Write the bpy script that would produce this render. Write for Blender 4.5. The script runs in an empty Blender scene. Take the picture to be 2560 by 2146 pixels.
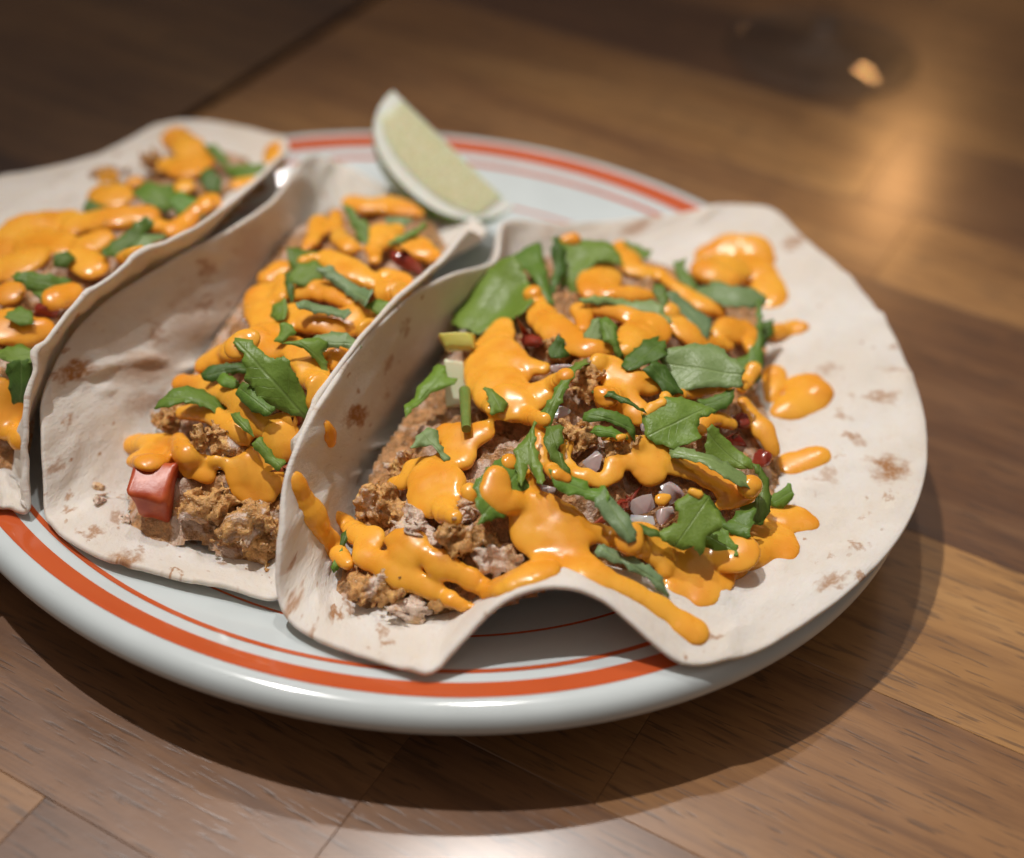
import bpy, bmesh, math, random
import numpy as np
from mathutils import Vector, Matrix, noise
from mathutils.bvhtree import BVHTree
from mathutils.geometry import delaunay_2d_cdt

SC = bpy.context.scene
COL = SC.collection
random.seed(7)
RNG = np.random.default_rng(11)

# ------------------------------------------------------------------ camera
CAM = np.array([0.02956, -0.33554, 0.29065])
PITCH, ROLL, FN = math.radians(41.0), 0.045, 1.4
_f = np.array([0, math.cos(PITCH), -math.sin(PITCH)])
_r = np.array([1.0, 0, 0]); _u = np.cross(_r, _f)
R2 = math.cos(ROLL)*_r + math.sin(ROLL)*_u
U2 = -math.sin(ROLL)*_r + math.cos(ROLL)*_u
cd = bpy.data.cameras.new('camera'); cam = bpy.data.objects.new('camera', cd); COL.objects.link(cam)
cd.sensor_fit = 'HORIZONTAL'; cd.sensor_width = 36; cd.lens = 36*FN
cd.clip_start = 0.01; cd.clip_end = 50
M = Matrix.Identity(4)
for i in range(3):
    M[i][0], M[i][1], M[i][2], M[i][3] = R2[i], U2[i], -_f[i], CAM[i]
cam.matrix_world = M
cd.dof.use_dof = True; cd.dof.focus_distance = 0.365; cd.dof.aperture_fstop = 4.5; cd.dof.aperture_blades = 0
SC.camera = cam

# ------------------------------------------------------------------ light
w = bpy.data.worlds.new('World'); SC.world = w; w.use_nodes = True
_t = w.node_tree; _tc = _t.nodes.new('ShaderNodeTexCoord'); _sx = _t.nodes.new('ShaderNodeSeparateXYZ'); _rp = _t.nodes.new('ShaderNodeValToRGB')
_t.links.new(_tc.outputs['Generated'], _sx.inputs[0]); _t.links.new(_sx.outputs[2], _rp.inputs[0])   # dim room: dark walls, paler ceiling
_rp.color_ramp.elements[0].position = .42; _rp.color_ramp.elements[0].color = (.050, .038, .032, 1)
_rp.color_ramp.elements[1].position = .90; _rp.color_ramp.elements[1].color = (.60, .50, .43, 1)
_t.links.new(_rp.outputs[0], _t.nodes['Background'].inputs[0]); _t.nodes['Background'].inputs[1].default_value = 0.74
def lamp(name, kind, loc, target, energy, color, size=.02, cone=None, blend=1.0):
    d = bpy.data.lights.new(name, kind); o = bpy.data.objects.new(name, d); COL.objects.link(o)
    o.location = loc; d.energy = energy; d.color = color
    o.rotation_euler = (Vector(target)-Vector(loc)).to_track_quat('-Z', 'Y').to_euler()
    if kind == 'SPOT':
        d.spot_size = math.radians(cone); d.spot_blend = blend; d.shadow_soft_size = size
    elif kind == 'POINT': d.shadow_soft_size = size
    else: d.size = size
    return o
lamp('ceiling_spot_lamp', 'SPOT', (-0.40, 0.25, 1.60), (0.06, -0.03, 0.0), 86, (1.0, 0.95, 0.91), .014, 22, 1.0)
lamp('second_spot_lamp', 'SPOT', (0.025, 0.66, 1.50), (0.05, -0.10, 0.0), 24, (1.0, 0.95, 0.90), .020, 24, 1.0)
lamp('warm_bulb_lamp', 'POINT', (0.52, 1.32, 0.69), (0, 0, 0), 1.7, (1.0, 0.50, 0.18), .022)
SC.view_settings.view_transform = 'Standard'; SC.view_settings.look = 'None'
SC.view_settings.exposure = -0.18; SC.view_settings.gamma = 1.0
SC.cycles.use_denoising = True
SC.cycles.max_bounces = 8

# ------------------------------------------------------------------ helpers
SW, SH = 2560.0, 2146.0
def ray(px, py):
    d = _f + ((px-SW/2)/(FN*SW))*R2 - ((py-SH/2)/(FN*SW))*U2
    return d/np.linalg.norm(d)
def at(px, py, z):
    d = ray(px, py); t = (z-CAM[2])/d[2]
    return CAM + d*t
K = 2560/2100.0
def dat(x, y, z): return at(x*K, y*K, z)
REG = {'R1': (680, 500, 1/3), 'R2': (1300, 500, 1/3), 'R3': (680, 1050, 1/3), 'R4': (1300, 1050, 1/3), 'R5': (0, 250, .362), 'R6': (0, 800, .362), 'R7': (500, 450, 1/3), 'R8': (1600, 900, .4571), 'D': (0, 0, K)}
def src(reg, x, y):
    a = REG[reg]; return a[0]+x*a[2], a[1]+y*a[2]

def link(name, me, mat=None, parent=None, label=None, cat=None, group=None, kind=None, smooth=True):
    o = bpy.data.objects.new(name, me); COL.objects.link(o)
    if mat is not None and len(me.materials) == 0: me.materials.append(mat)
    if parent is not None: o.parent = parent
    if label: o['label'] = label
    if cat: o['category'] = cat
    if group: o['group'] = group
    if kind: o['kind'] = kind
    if smooth and len(me.polygons): me.polygons.foreach_set('use_smooth', [True]*len(me.polygons))
    return o
def empty(name, loc=(0, 0, 0), **kw):
    o = bpy.data.objects.new(name, None); COL.objects.link(o); o.location = loc; o.empty_display_size = .01
    for k, v in kw.items():
        if v: o[{'cat': 'category'}.get(k, k)] = v
    return o
def pydata(name, v, f):
    me = bpy.data.meshes.new(name); me.from_pydata([tuple(map(float, p)) for p in v], [], [tuple(map(int, q)) for q in f]); me.update(); return me
def vec_attr(me, name, arr):
    a = me.attributes.new(name, 'FLOAT_VECTOR', 'POINT'); a.data.foreach_set('vector', np.asarray(arr, dtype=np.float32).ravel())

def surface_nets(F, org, h):
    nx, ny, nz = F.shape; ins = F < 0
    acc = np.zeros((nx-1, ny-1, nz-1, 3), np.float32); cnt = np.zeros((nx-1, ny-1, nz-1), np.float32)
    def sl(a, ax, o): return tuple(slice(o[i], (a.shape[i]-1+o[i]) if o[i] else a.shape[i]-1) for i in range(3))
    for ax in range(3):
        e = np.eye(3, dtype=int)[ax]; o1, o2 = [i for i in range(3) if i != ax]
        for b in range(2):
            for c in range(2):
                o = [0, 0, 0]; o[o1] = b; o[o2] = c
                s0 = [slice(o[i], F.shape[i]-1+o[i]) for i in range(3)]; s1 = [slice(o[i]+e[i], F.shape[i]-1+o[i]+e[i]) for i in range(3)]
                A, Bv = F[tuple(s0)], F[tuple(s1)]; x = (A < 0) != (Bv < 0)
                t = np.where(x, A/(A-Bv+1e-20), 0)
                cnt += x
                for i in range(3): acc[..., i] += np.where(x, (t if i == ax else o[i]), 0)
    act = cnt > 0; idx = -np.ones(cnt.shape, np.int64); idx[act] = np.arange(act.sum())
    ijk = np.argwhere(act); V = (ijk+acc[act]/cnt[act][:, None])*h+org
    Q = []
    for ax in range(3):
        o1, o2 = [(1, 2), (2, 0), (0, 1)][ax]
        s = [slice(1, n-1) for n in F.shape]; s[ax] = slice(0, F.shape[ax]-1); s2 = list(s); s2[ax] = slice(1, F.shape[ax])
        a, b = ins[tuple(s)], ins[tuple(s2)]
        for flag, rev in ((a & ~b, False), (~a & b, True)):
            p = np.argwhere(flag)
            if not len(p): continue
            p = p+np.array([0 if i == ax else 1 for i in range(3)])
            e1 = np.eye(3, dtype=int)[o1]; e2 = np.eye(3, dtype=int)[o2]
            q = np.stack([idx[tuple((p-e1-e2).T)], idx[tuple((p-e2).T)], idx[tuple(p.T)], idx[tuple((p-e1).T)]], 1)
            Q.append(q[:, ::-1] if rev else q)
    return V, np.concatenate(Q)
# ------------------------------------------------------------------ materials
class NT:
    def __init__(s, name):
        s.m = bpy.data.materials.new(name); s.m.use_nodes = True; s.t = s.m.node_tree
        s.b = s.t.nodes['Principled BSDF']; s.out = s.t.nodes['Material Output']
    def n(s, typ, **kw):
        x = s.t.nodes.new(typ)
        for k, v in kw.items():
            if k.startswith('i_'):
                key = k[2:]; x.inputs[int(key) if key.isdigit() else key.replace('_', ' ')].default_value = v
            else: setattr(x, k, v)
        return x
    def l(s, a, b): s.t.links.new(a, b)
    def math(s, op, a, b=None, c=None):
        x = s.n('ShaderNodeMath', operation=op)
        for i, v in enumerate((a, b, c)):
            if v is None: continue
            if isinstance(v, (int, float)): x.inputs[i].default_value = v
            else: s.l(v, x.inputs[i])
        return x.outputs[0]
    def noise(s, vec, scale, detail=4, rough=.55, dist=0.0):
        x = s.n('ShaderNodeTexNoise'); x.inputs['Scale'].default_value = scale; x.inputs['Detail'].default_value = detail
        x.inputs['Roughness'].default_value = rough; x.inputs['Distortion'].default_value = dist
        if vec is not None: s.l(vec, x.inputs['Vector'])
        return x.outputs['Fac']
    def ramp(s, fac, stops):
        x = s.n('ShaderNodeValToRGB'); r = x.color_ramp
        while len(r.elements) < len(stops): r.elements.new(.5)
        for e, (p, c) in zip(r.elements, stops):
            e.position = p; e.color = (*c, 1) if len(c) == 3 else c
        s.l(fac, x.inputs[0]); return x.outputs[0]
    def maprange(s, v, a, b, c=0.0, d=1.0, smooth=True):
        x = s.n('ShaderNodeMapRange'); x.interpolation_type = 'SMOOTHSTEP' if smooth else 'LINEAR'
        s.l(v, x.inputs[0])
        for i, q in enumerate((a, b, c, d)): x.inputs[i+1].default_value = q
        return x.outputs[0]
    def mix(s, fac, a, b, blend='MIX'):
        x = s.n('ShaderNodeMix', data_type='RGBA', blend_type=blend)
        for sock, v in ((x.inputs[0], fac), (x.inputs[6], a), (x.inputs[7], b)):
            if isinstance(v, (int, float)): sock.default_value = v
            elif isinstance(v, tuple): sock.default_value = (*v, 1) if len(v) == 3 else v
            else: s.l(v, sock)
        return x.outputs[2]
    def bump(s, h, strength, dist, into=None):
        x = s.n('ShaderNodeBump'); x.inputs['Strength'].default_value = strength; x.inputs['Distance'].default_value = dist
        s.l(h, x.inputs['Height'])
        if into is not None: s.l(into, x.inputs['Normal'])
        s.l(x.outputs[0], s.b.inputs['Normal']); return x.outputs[0]
    def set(s, **kw):
        for k, v in kw.items():
            k = k.replace('_', ' ')
            if isinstance(v, tuple): v = (*v, 1) if len(v) == 3 and s.b.inputs[k].type == 'RGBA' else v
            if hasattr(v, 'is_linked') or hasattr(v, 'links'): s.l(v, s.b.inputs[k])
            else: s.b.inputs[k].default_value = v
    def coord(s, which='Object'):
        return s.n('ShaderNodeTexCoord').outputs[which]
    def attr(s, name): return s.n('ShaderNodeAttribute', attribute_name=name).outputs['Vector']

PL_ANG = math.radians(-28)
def mat_wood(name, dark):
    s = NT(name)
    rnd = s.n('ShaderNodeObjectInfo').outputs['Random']
    mp = s.n('ShaderNodeMapping'); mp.inputs['Rotation'].default_value = (0, 0, -PL_ANG)
    s.l(s.coord(), mp.inputs[0])
    off = s.n('ShaderNodeCombineXYZ'); s.l(s.math('MULTIPLY', rnd, 37.0), off.inputs[0]); s.l(s.math('MULTIPLY', rnd, 11.0), off.inputs[2])
    ad = s.n('ShaderNodeVectorMath', operation='ADD'); s.l(mp.outputs[0], ad.inputs[0]); s.l(off.outputs[0], ad.inputs[1])
    def stretch(x, y):
        q = s.n('ShaderNodeMapping'); q.inputs['Scale'].default_value = (x, y, 1); s.l(ad.outputs[0], q.inputs[0]); return q.outputs[0]
    big = s.noise(stretch(5, 30), 1.0, 4, .6, 1.0)
    grain = s.noise(stretch(11, 150), 1.0, 5, .65, .8)
    fib = s.noise(stretch(30, 620), 1.0, 4, .7, .3)
    pore = s.noise(stretch(75, 900), 1.0, 2, .5, .2)
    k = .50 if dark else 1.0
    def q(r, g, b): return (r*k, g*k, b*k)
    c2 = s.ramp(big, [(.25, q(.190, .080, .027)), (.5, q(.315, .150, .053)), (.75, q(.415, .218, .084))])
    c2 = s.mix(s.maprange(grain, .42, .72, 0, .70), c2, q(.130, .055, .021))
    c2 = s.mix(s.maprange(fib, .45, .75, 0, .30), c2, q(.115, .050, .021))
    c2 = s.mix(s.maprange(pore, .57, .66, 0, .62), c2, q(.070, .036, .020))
    tone = s.maprange(rnd, 0, 1, .50, 1.36, smooth=False)
    hsv = s.n('ShaderNodeHueSaturation'); s.l(c2, hsv.inputs['Color']); s.l(tone, hsv.inputs['Value'])
    hue = s.maprange(rnd, 0, 1, .492, .508, smooth=False); s.l(hue, hsv.inputs['Hue'])
    s.l(hsv.outputs[0], s.b.inputs['Base Color'])
    fine = s.noise(s.coord(), 420, 3, .6)
    rg = s.maprange(s.noise(s.coord(), 30, 3, .6), .3, .7, .30, .42); s.l(rg, s.b.inputs['Roughness'])
    h = s.math('ADD', s.math('MULTIPLY', s.maprange(pore, .57, .68), -.9), s.math('MULTIPLY', fine, .45))
    h = s.math('ADD', h, s.math('MULTIPLY', s.noise(s.coord(), 130, 3, .6), .6))
    s.bump(h, .16, .0004)
    s.set(Specular_IOR_Level=.5, Coat_Weight=1.0, Coat_Roughness=.20, Coat_IOR=1.7)
    return s.m
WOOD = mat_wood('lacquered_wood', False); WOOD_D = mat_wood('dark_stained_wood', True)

def mat_glaze(name, col):
    s = NT(name); n = s.noise(s.coord(), 60, 3, .5)
    s.l(s.mix(s.maprange(n, .35, .7, 0, .5), col, tuple(x*.90 for x in col)), s.b.inputs['Base Color'])
    s.set(Roughness=.12, Specular_IOR_Level=.55, Coat_Weight=.4, Coat_Roughness=.06)
    s.bump(s.noise(s.coord(), 25, 2, .4), .05, .002)
    return s.m
GLAZE = mat_glaze('white_glaze', (.66, .735, .75)); ORANGE = mat_glaze('orange_glaze', (.62, .115, .034))

def mat_tortilla(name, spots, seed):
    s = NT(name); uv = s.attr('disc')
    off = s.n('ShaderNodeVectorMath', operation='ADD'); s.l(uv, off.inputs[0]); off.inputs[1].default_value = (seed*3.1, seed*1.7, 0)
    p = off.outputs[0]
    base = s.mix(s.maprange(s.noise(p, 3.5, 4, .6), .35, .68), (.86, .79, .70), (.92, .88, .82))
    base = s.mix(s.maprange(s.noise(p, 48, 4, .7), .52, .76, 0, .24), base, (.70, .55, .42))
    base = s.mix(s.maprange(s.noise(p, 13, 5, .72), .54, .76, 0, .26), base, (.72, .55, .37))
    # toasted freckles
    vo = s.n('ShaderNodeTexVoronoi'); vo.inputs['Scale'].default_value = 9.0; s.l(p, vo.inputs['Vector'])
    wob = s.noise(p, 22, 4, .65)
    dd = s.math('ADD', vo.outputs['Distance'], s.math('MULTIPLY', s.math('SUBTRACT', wob, .5), .9))
    keep = s.n('ShaderNodeSeparateColor'); s.l(vo.outputs['Color'], keep.inputs[0])
    fre = s.math('MULTIPLY', s.maprange(dd, .02, .16, 1, 0), s.maprange(keep.outputs[0], .62, .70))
    mask = s.math('MULTIPLY', fre, .75)
    v2 = s.n('ShaderNodeTexVoronoi'); v2.inputs['Scale'].default_value = 26.0; s.l(p, v2.inputs['Vector'])
    k2 = s.n('ShaderNodeSeparateColor'); s.l(v2.outputs['Color'], k2.inputs[0])
    d2 = s.math('ADD', v2.outputs['Distance'], s.math('MULTIPLY', s.math('SUBTRACT', s.noise(p, 60, 3, .6), .5), 1.0))
    mask = s.math('MAXIMUM', mask, s.math('MULTIPLY', s.math('MULTIPLY', s.maprange(d2, .0, .24, 1, 0), s.maprange(k2.outputs[0], .70, .76)), s.maprange(s.noise(p, 2.2, 2, .5),   .40, .60, .2, .85)))
    # individual toasted blisters, plus broad tan patches of oil and painted bounce light and shade
    dn = s.n('ShaderNodeTexNoise'); dn.inputs['Scale'].default_value = 26; dn.inputs['Detail'].default_value = 3; s.l(p, dn.inputs['Vector'])
    sub = s.n('ShaderNodeVectorMath', operation='SUBTRACT'); s.l(dn.outputs['Color'], sub.inputs[0]); sub.inputs[1].default_value = (.5, .5, .5)
    sc = s.n('ShaderNodeVectorMath', operation='SCALE'); s.l(sub.outputs[0], sc.inputs[0]); sc.inputs['Scale'].default_value = .13
    wu = s.n('ShaderNodeVectorMath', operation='ADD'); s.l(uv, wu.inputs[0]); s.l(sc.outputs[0], wu.inputs[1])
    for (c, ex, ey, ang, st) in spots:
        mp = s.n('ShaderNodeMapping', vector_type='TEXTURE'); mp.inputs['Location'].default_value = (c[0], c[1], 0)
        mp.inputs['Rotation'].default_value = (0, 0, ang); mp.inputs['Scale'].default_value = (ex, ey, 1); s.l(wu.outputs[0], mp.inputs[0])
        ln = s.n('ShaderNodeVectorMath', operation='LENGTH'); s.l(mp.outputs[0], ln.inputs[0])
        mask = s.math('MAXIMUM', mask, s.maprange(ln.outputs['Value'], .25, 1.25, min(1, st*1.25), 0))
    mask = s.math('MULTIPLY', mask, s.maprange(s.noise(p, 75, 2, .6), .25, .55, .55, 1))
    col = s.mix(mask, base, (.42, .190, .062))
    s.l(col, s.b.inputs['Base Color'])
    s.set(Roughness=.72, Specular_IOR_Level=.25, Subsurface_Weight=.25, Subsurface_Scale=.004, Subsurface_Radius=(1., .7, .45))
    h = s.math('ADD', s.noise(p, 90, 4, .7), s.math('MULTIPLY', s.noise(p, 22, 3, .6), 1.6))
    s.bump(h, .50, .0006)
    tr = s.n('ShaderNodeBsdfTranslucent'); s.l(s.mix(.6, col, (.90, .55, .26)), tr.inputs['Color'])
    mx = s.n('ShaderNodeMixShader'); mx.inputs[0].default_value = .12
    s.l(s.b.outputs[0], mx.inputs[1]); s.l(tr.outputs[0], mx.inputs[2]); s.l(mx.outputs[0], s.out.inputs['Surface'])
    return s.m

def mat_sauce():
    s = NT('orange_sauce'); n = s.noise(s.coord(), 70, 3, .55)
    c = s.mix(s.maprange(n, .35, .7, 0, 1), (.94, .455, .050), (.84, .325, .026))
    c = s.mix(s.maprange(s.noise(s.coord(), 900, 2, .5), .72, .80, 0, .6), c, (.50, .10, .015))
    s.l(c, s.b.inputs['Base Color'])
    s.l(s.maprange(s.noise(s.coord(), 110, 3, .6), .35, .7, .17, .38), s.b.inputs['Roughness'])
    s.set(Specular_IOR_Level=.5, Subsurface_Weight=.18, Subsurface_Scale=.003, Subsurface_Radius=(1., .45, .1))
    s.bump(s.noise(s.coord(), 160, 3, .5), .10, .0008)
    return s.m
SAUCE = mat_sauce()

def mat_leaf(name, a, b, trans=.30):
    s = NT(name); lv = s.attr('leaf'); sx = s.n('ShaderNodeSeparateXYZ'); s.l(lv, sx.inputs[0])
    ay = s.math('ABSOLUTE', sx.outputs[1])
    rnd = s.n('ShaderNodeObjectInfo').outputs['Random']
    t = s.math('SUBTRACT', sx.outputs[0], s.math('MULTIPLY', ay, 1.1))
    wv = s.math('ABSOLUTE', s.math('SINE', s.math('MULTIPLY', s.math('ADD', t, s.math('MULTIPLY', s.noise(lv, 5, 2, .5), .10)), 26.0)))
    vein = s.math('MAXIMUM', s.maprange(wv, .0, .16, .55, 0), s.maprange(ay, .0, .022, 1, 0))
    n = s.noise(lv, 7, 4, .6)
    ta = tuple(x*.8 for x in a)
    c = s.mix(s.maprange(n, .3, .7), a, b)
    c = s.mix(s.math('MULTIPLY', rnd, .5), c, ta)
    c = s.mix(s.maprange(s.math('FRACT', s.math('MULTIPLY', rnd, 7.3)), 0, 1, 0, .40), c, (.34, .46, .07))
    c = s.mix(s.math('MULTIPLY', vein, .42), c, (.30, .42, .14))
    s.l(c, s.b.inputs['Base Color'])
    s.set(Roughness=.36, Specular_IOR_Level=.5)
    h = s.math('ADD', s.math('MULTIPLY', vein, -1.0), s.noise(lv, 30, 3, .6))
    bn = s.bump(h, .35, .0005)
    tr = s.n('ShaderNodeBsdfTranslucent'); s.l(s.mix(.5, c, (.30, .50, .03)), tr.inputs['Color'])
    mx = s.n('ShaderNodeMixShader'); mx.inputs[0].default_value = trans
    s.l(s.b.outputs[0], mx.inputs[1]); s.l(tr.outputs[0], mx.inputs[2]); s.l(mx.outputs[0], s.out.inputs['Surface'])
    return s.m
LEAF = {'g': mat_leaf('cilantro_green', (.150, .290, .045), (.235, .395, .070)),
        'p': mat_leaf('cilantro_pale', (.21, .33, .155), (.28, .40, .20), .15),
        'd': mat_leaf('cilantro_dark', (.075, .165, .030), (.115, .230, .040), .28),
        'b': mat_leaf('cilantro_bright', (.17, .37, .045), (.22, .44, .06), .3)}

def mat_chicken(name, crisp, meat, bal):
    s = NT(name); p = s.coord()
    rnd = s.n('ShaderNodeObjectInfo').outputs['Random']
    off = s.n('ShaderNodeCombineXYZ'); s.l(rnd, off.inputs[0]); ad = s.n('ShaderNodeVectorMath', operation='ADD'); s.l(p, ad.inputs[0]); s.l(off.outputs[0], ad.inputs[1]); p = ad.outputs[0]
    n = s.noise(p, 95, 5, .65, .5); n2 = s.noise(p, 330, 4, .7)
    cr = s.ramp(n2, [(.3, tuple(x*.35 for x in crisp)), (.52, crisp), (.72, tuple(min(1, x*1.75) for x in crisp))])
    c = s.mix(s.maprange(n, bal-.05, bal+.06), cr, s.mix(s.maprange(n2, .35, .7), meat, tuple(x*.86 for x in meat)))
    vo = s.noise(p, 160, 2, .5); c = s.mix(s.maprange(vo, .66, .74, 0, .40), c, (.10, .040, .018))
    s.l(c, s.b.inputs['Base Color'])
    s.l(s.maprange(n2, .35, .65, .14, .45), s.b.inputs['Roughness'])
    s.set(Specular_IOR_Level=.55, Subsurface_Weight=.15, Subsurface_Scale=.003)
    s.bump(s.math('ADD', s.noise(p, 420, 4, .7), s.math('MULTIPLY', n, 1.5)), .9, .0016)
    return s.m
CRISP = mat_chicken('crisp_brown_chicken', (.66, .350, .120), (.84, .69, .59), .59)
MEAT = mat_chicken('pale_chicken_meat', (.68, .42, .22), (.88, .70, .57), .44)
BED = mat_chicken('chopped_filling', (.50, .260, .105), (.70, .52, .40), .54)

def mat_simple(name, a, b, rough, scale=120, sss=.3, trans=0.0, bump=.2):
    s = NT(name); n = s.noise(s.coord(), scale, 4, .6)
    s.l(s.mix(s.maprange(n, .35, .68), a, b), s.b.inputs['Base Color'])
    s.set(Roughness=rough, Specular_IOR_Level=.5, Subsurface_Weight=sss, Subsurface_Scale=.005, Transmission_Weight=trans)
    s.bump(s.noise(s.coord(), scale*2, 3, .6), bump, .0006)
    return s.m
TOMATO = mat_simple('tomato_flesh', (.44, .060, .017), (.58, .120, .032), .36, 150, .10)
TOMATO_D = mat_simple('tomato_skin', (.26, .034, .020), (.34, .060, .030), .14)
ONION = mat_simple('onion_translucent', (.60, .45, .43), (.47, .31, .30), .22, 90, .4, .20)
ONION_W = mat_simple('onion_white', (.74, .68, .66), (.62, .52, .53), .18, 90, .4, .12)
STEM = mat_simple('stem_green', (.16, .24, .05), (.22, .30, .08), .35, 200)
RIB = mat_simple('pale_stalk', (.62, .66, .42), (.70, .70, .52), .3, 80)
YEL = mat_simple('yellow_stalk_tip', (.62, .60, .12), (.66, .62, .20), .3, 80)
RIND = mat_simple('lime_rind', (.13, .23, .035), (.18, .28, .06), .3, 160)
PITH = mat_simple('lime_pith', (.80, .81, .72), (.86, .86, .79), .45, 120)
def mat_flesh():
    s = NT('lime_flesh'); p = s.attr('leaf')
    mp = s.n('ShaderNodeMapping'); mp.inputs['Scale'].default_value = (30, 5, 1); s.l(p, mp.inputs[0])
    n = s.noise(mp.outputs[0], 1.6, 3, .6)
    s.l(s.mix(s.maprange(n, .35, .68), (.62, .61, .35), (.76, .75, .53)), s.b.inputs['Base Color'])
    s.set(Roughness=.22, Specular_IOR_Level=.5, Subsurface_Weight=.5, Subsurface_Scale=.006)
    s.bump(n, .15, .0006); return s.m
FLESH = mat_flesh()
def mat_glass():
    s = NT('clear_glass'); tr = s.n('ShaderNodeBsdfTransparent'); tr.inputs[0].default_value = (.95, .955, .96, 1)
    gl = s.n('ShaderNodeBsdfGlossy'); gl.inputs['Roughness'].default_value = .03
    fr = s.n('ShaderNodeLayerWeight'); fr.inputs[0].default_value = .5
    fa = s.math('ADD', s.math('MULTIPLY', s.math('POWER', fr.outputs['Facing'], 5.0), .6), .05)
    mx = s.n('ShaderNodeMixShader'); s.l(fa, mx.inputs[0]); s.l(tr.outputs[0], mx.inputs[1]); s.l(gl.outputs[0], mx.inputs[2]); s.l(mx.outputs[0], s.out.inputs['Surface'])
    return s.m
GLASS = mat_glass()

# ------------------------------------------------------------------ table of planks
E1 = np.array([math.cos(PL_ANG), math.sin(PL_ANG)]); E2 = np.array([-E1[1], E1[0]])
def plank_mesh(s0, s1, t0, t1, z0=-.03, z1=0.0, c=.00016, g=.00003):
    s0 += g; s1 -= g; t0 += g; t1 -= g
    v = []
    for (ins, z) in ((0, z0), (0, z1-c), (c, z1)):
        for (a, b) in ((s0+ins, t0+ins), (s1-ins, t0+ins), (s1-ins, t1-ins), (s0+ins, t1-ins)):
            p = E1*a+E2*b; v.append((p[0], p[1], z))
    f = [(3, 2, 1, 0), (8, 9, 10, 11)]
    for k in (0, 4):
        for i in range(4): f.append((k+i, k+(i+1) % 4, k+4+(i+1) % 4, k+4+i))
    return pydata('plank', v, f)
def slab(name, s0, s1, t0, t1, label):
    v = [];
    for z in (-.05, -.031):
        for a, b in ((s0, t0), (s1, t0), (s1, t1), (s0, t1)):
            p = E1*a+E2*b; v.append((p[0], p[1], z))
    me = pydata(name, v, [(3, 2, 1, 0), (4, 5, 6, 7), (0, 1, 5, 4), (1, 2, 6, 5), (2, 3, 7, 6), (3, 0, 4, 7)])
    o = link(name, me, WOOD_D, kind='structure', smooth=False); o['label'] = label
    return o
GAP = -.1785
TB = [-.36, -.29, -.225, -.16, -.095, -.027, .035, .09, .151, .20, .262, .33, .395, .46, .53, .60]
tbl = slab('table_top', GAP, .80, TB[0], TB[-1], 'lacquered brown plank table top under the plate')
for i in range(len(TB)-1):
    cuts = [GAP]
    if i == 3: cuts.append(.0625)
    x = cuts[-1]
    while x < .78:
        x += random.uniform(.17, .36); cuts.append(min(x, .80))
        if x > .72: cuts[-1] = .80; break
    for a, b in zip(cuts[:-1], cuts[1:]):
        link('plank', plank_mesh(a, b, TB[i], TB[i+1]), WOOD, tbl, smooth=False)
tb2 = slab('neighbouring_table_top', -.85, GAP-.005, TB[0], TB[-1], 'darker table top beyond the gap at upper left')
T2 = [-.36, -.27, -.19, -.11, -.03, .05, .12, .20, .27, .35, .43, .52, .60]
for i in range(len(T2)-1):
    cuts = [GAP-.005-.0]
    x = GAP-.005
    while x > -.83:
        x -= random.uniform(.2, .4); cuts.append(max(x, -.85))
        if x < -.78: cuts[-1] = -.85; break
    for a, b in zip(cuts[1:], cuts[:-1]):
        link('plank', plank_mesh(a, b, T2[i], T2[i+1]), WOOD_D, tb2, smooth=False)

# ------------------------------------------------------------------ plate
PA, PB, PTH = .1478, .1310, math.radians(155.57)
def plate_xy(rho, th):
    x, y = PA*rho*np.cos(th), PB*rho*np.sin(th)
    return x*math.cos(PTH)-y*math.sin(PTH), x*math.sin(PTH)+y*math.cos(PTH)
PROF = [(0, .0140), (.30, .0140), (.55, .0141), (.62, .0145), (.68, .0155), (.75, .0178), (.80, .0202), (.86, .0232), (.90, .0250), (.935, .0265), (.955, .0271), (.972, .0270), (.985, .0262), (.994, .0248), (.999, .0230), (.998, .0214), (.990, .0204), (.97, .0196), (.90, .0166), (.80, .0118), (.70, .0082), (.63, .0052), (.60, .0012), (.585, .0003), (.57, .0012), (.55, .0060), (.30, .0062), (0, .0062)]
def cr_resample(pts, sub):
    pts = np.array(pts); out = []
    n = len(pts)
    for i in range(n-1):
        p0, p1, p2, p3 = pts[max(i-1, 0)], pts[i], pts[i+1], pts[min(i+2, n-1)]
        for k in range(sub):
            t = k/sub
            h = .5*((2*p1)+(-p0+p2)*t+(2*p0-5*p1+4*p2-p3)*t*t+(-p0+3*p1-3*p2+p3)*t**3)
            out.append(h if abs(i-22) > 3 else p1+(p2-p1)*t)
    out.append(pts[-1]); return np.array(out)
PR = cr_resample(PROF, 4); PR[:, 0] = np.clip(PR[:, 0], 0, None)
def plate_z(rho):
    top = PR[:4*11]; return np.interp(rho, top[:, 0], top[:, 1])
def ring_mesh(name, prof, n=200, lift=0.0):
    th = np.linspace(0, 2*np.pi, n, endpoint=False); v = []; f = []
    for (r, z) in prof:
        x, y = plate_xy(max(r, 1e-4), th); v += [(a, b, z+lift) for a, b in zip(x, y)]
    for i in range(len(prof)-1):
        for j in range(n):
            k = (j+1) % n; f.append((i*n+j, i*n+k, (i+1)*n+k, (i+1)*n+j)[::-1])
    return pydata(name, v, f)
plate = empty('dinner_plate', (0, 0, 0), label='white oval plate with orange rim stripes carrying the three tacos', cat='plate')
link('plate_body', ring_mesh('plate_body', PR[::-1][::-1]), GLAZE, plate)
for nm, a, b, lb in (('wide_stripe', .910, .952, None), ('thin_stripe', .870, .882, None), ('inner_line', .756, .7625, None)):
    rs = np.linspace(a, b, 9); pr = [(r, plate_z(r)) for r in rs]
    me = ring_mesh(nm, pr, 200, .00012); link(nm, me, ORANGE, plate)

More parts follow.
